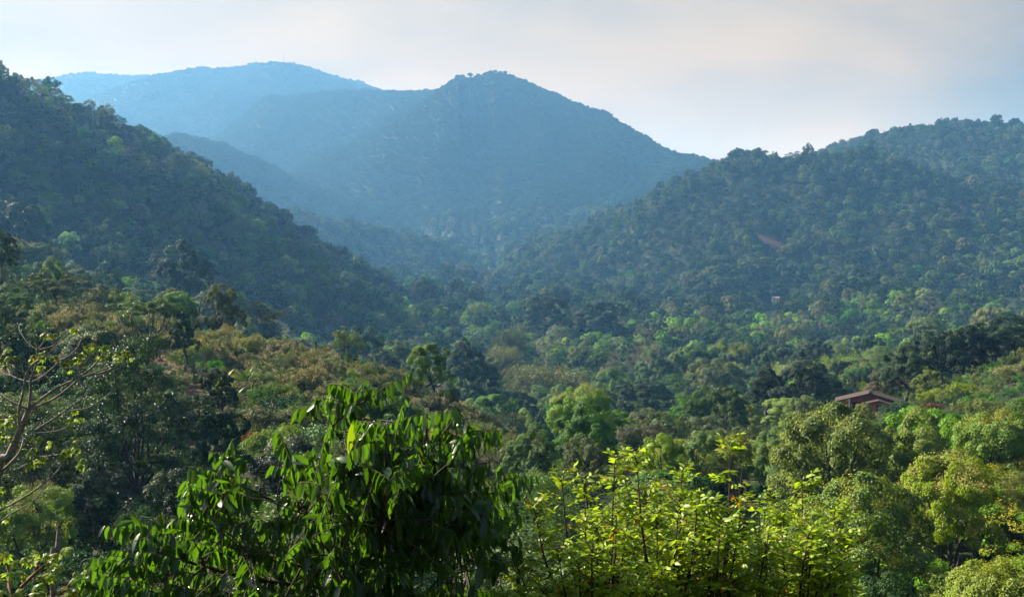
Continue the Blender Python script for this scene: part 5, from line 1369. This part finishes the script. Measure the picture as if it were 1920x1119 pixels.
def mast(px, ptop, pbot, Y, label, wd):
    Y *= .76
    p = P(px, pbot, Y); g = Hs(p.x, p.y); top = P(px, ptop, Y).z; h = top - g
    root = empty('radio_mast', (p.x, p.y, g)); tag(root, label, 'mast')
    legs = []
    for k in range(3):
        a = k * 2.094; o = np.array([math.cos(a), math.sin(a), 0]) * wd
        legs.append((o, o * .45))
    paths = [(np.array([a + [0, 0, -2], b + [0, 0, h * .86]]), np.array([.35, .25]) * wd) for a, b in legs]
    n = 14
    for i in range(n):
        for k in range(3):
            t0, t1 = i / n, (i + 1) / n
            q = lambda t, j: legs[j][0] * (1 - t) + legs[j][1] * t + np.array([0, 0, h * .86 * t])
            paths.append((np.array([q(t0, k), q(t1, (k + 1) % 3)]), np.array([.15, .15]) * wd))
    link('lattice', mk_mesh('lattice', *tubes(paths, 5), M_STEEL), root)
    link('antenna', mk_mesh('antenna', *tubes([(np.array([[0, 0, h * .84], [0, 0, h]]), np.array([.3, .18]) * wd)], 6), M_STEEL), root)

def bird():
    p = P(1720, 423, 320); m = Matrix.Rotation(R(35), 3, 'Y')
    body = tubes([smooth_path([(-.30, 0, 0), (-.1, 0, .01), (.12, 0, .02), (.27, 0, .03), (.34, 0, .02)], [.02, .085, .10, .05, .012], 4)], 8)
    w = []
    for s in (1, -1):
        V = np.array([(.14, s * .06, .05), (.16, s * .4, .16), (.05, s * .82, .12), (-.10, s * .78, .11), (-.09, s * .38, .13), (-.10, s * .06, .04)]); V2 = V - [0, 0, .02]
        VV = np.vstack([V, V2]); Q = [[0, 1, 4, 5], [1, 2, 3, 4], [11, 10, 7, 6], [10, 9, 8, 7], [0, 6, 7, 1], [1, 7, 8, 2], [2, 8, 9, 3], [3, 9, 10, 4], [4, 10, 11, 5]]
        w.append((VV, np.array(Q)))
    V = np.array([(-.26, .04, .01), (-.46, .10, .0), (-.48, -.10, .0), (-.26, -.04, .01)]); V = np.vstack([V, V - [0, 0, .015]])
    w.append((V, np.array([[0, 1, 2, 3], [7, 6, 5, 4], [0, 4, 5, 1], [1, 5, 6, 2], [2, 6, 7, 3]])))
    o = link('bird', mk_mesh('bird', *join_np([body] + w), M_DARKW, smooth=True), None, p); o.rotation_euler = (R(25), R(10), R(50)); o.scale = (1.2,) * 3
    tag(o, 'dark bird gliding in front of the right hill', 'bird')
red_house(); white_house(); bird()
mast(532, 101, 123, 4700, 'tall thin radio mast on the highest far summit', 1.5)
mast(552, 110, 119, 4690, 'short radio mast right of the tall one on the far summit', 1.0)

# ------------------------------------------------------------------ the air
def haze():
    bm = bmesh.new(); bx(bm, -4800, 4800, -400, 7000, float(GZ.min()) - 1.0, float(GZ.max()) + 45)
    me = bpy.data.meshes.new('haze'); bm.normal_update(); bm.to_mesh(me); bm.free()
    m, nt, out = new_mat('haze_air')
    v = nd(nt, 'ShaderNodeVolumePrincipled'); v.inputs['Color'].default_value = HAZE_COL + (1,); v.inputs['Density'].default_value = HAZE_D
    v.inputs['Absorption Color'].default_value = (1, 1, 1, 1); v.inputs['Anisotropy'].default_value = HAZE_G
    nt.links.new(v.outputs[0], out.inputs['Volume'])
    me.materials.append(m); o = link('haze', me); tag(o, 'thin blue haze filling the valley air', 'haze', kind='stuff')
    m.cycles.homogeneous_volume = True
HAZE_COL, HAZE_D, HAZE_G = (.118, .315, .61), 2.8e-4, 0.25
haze()
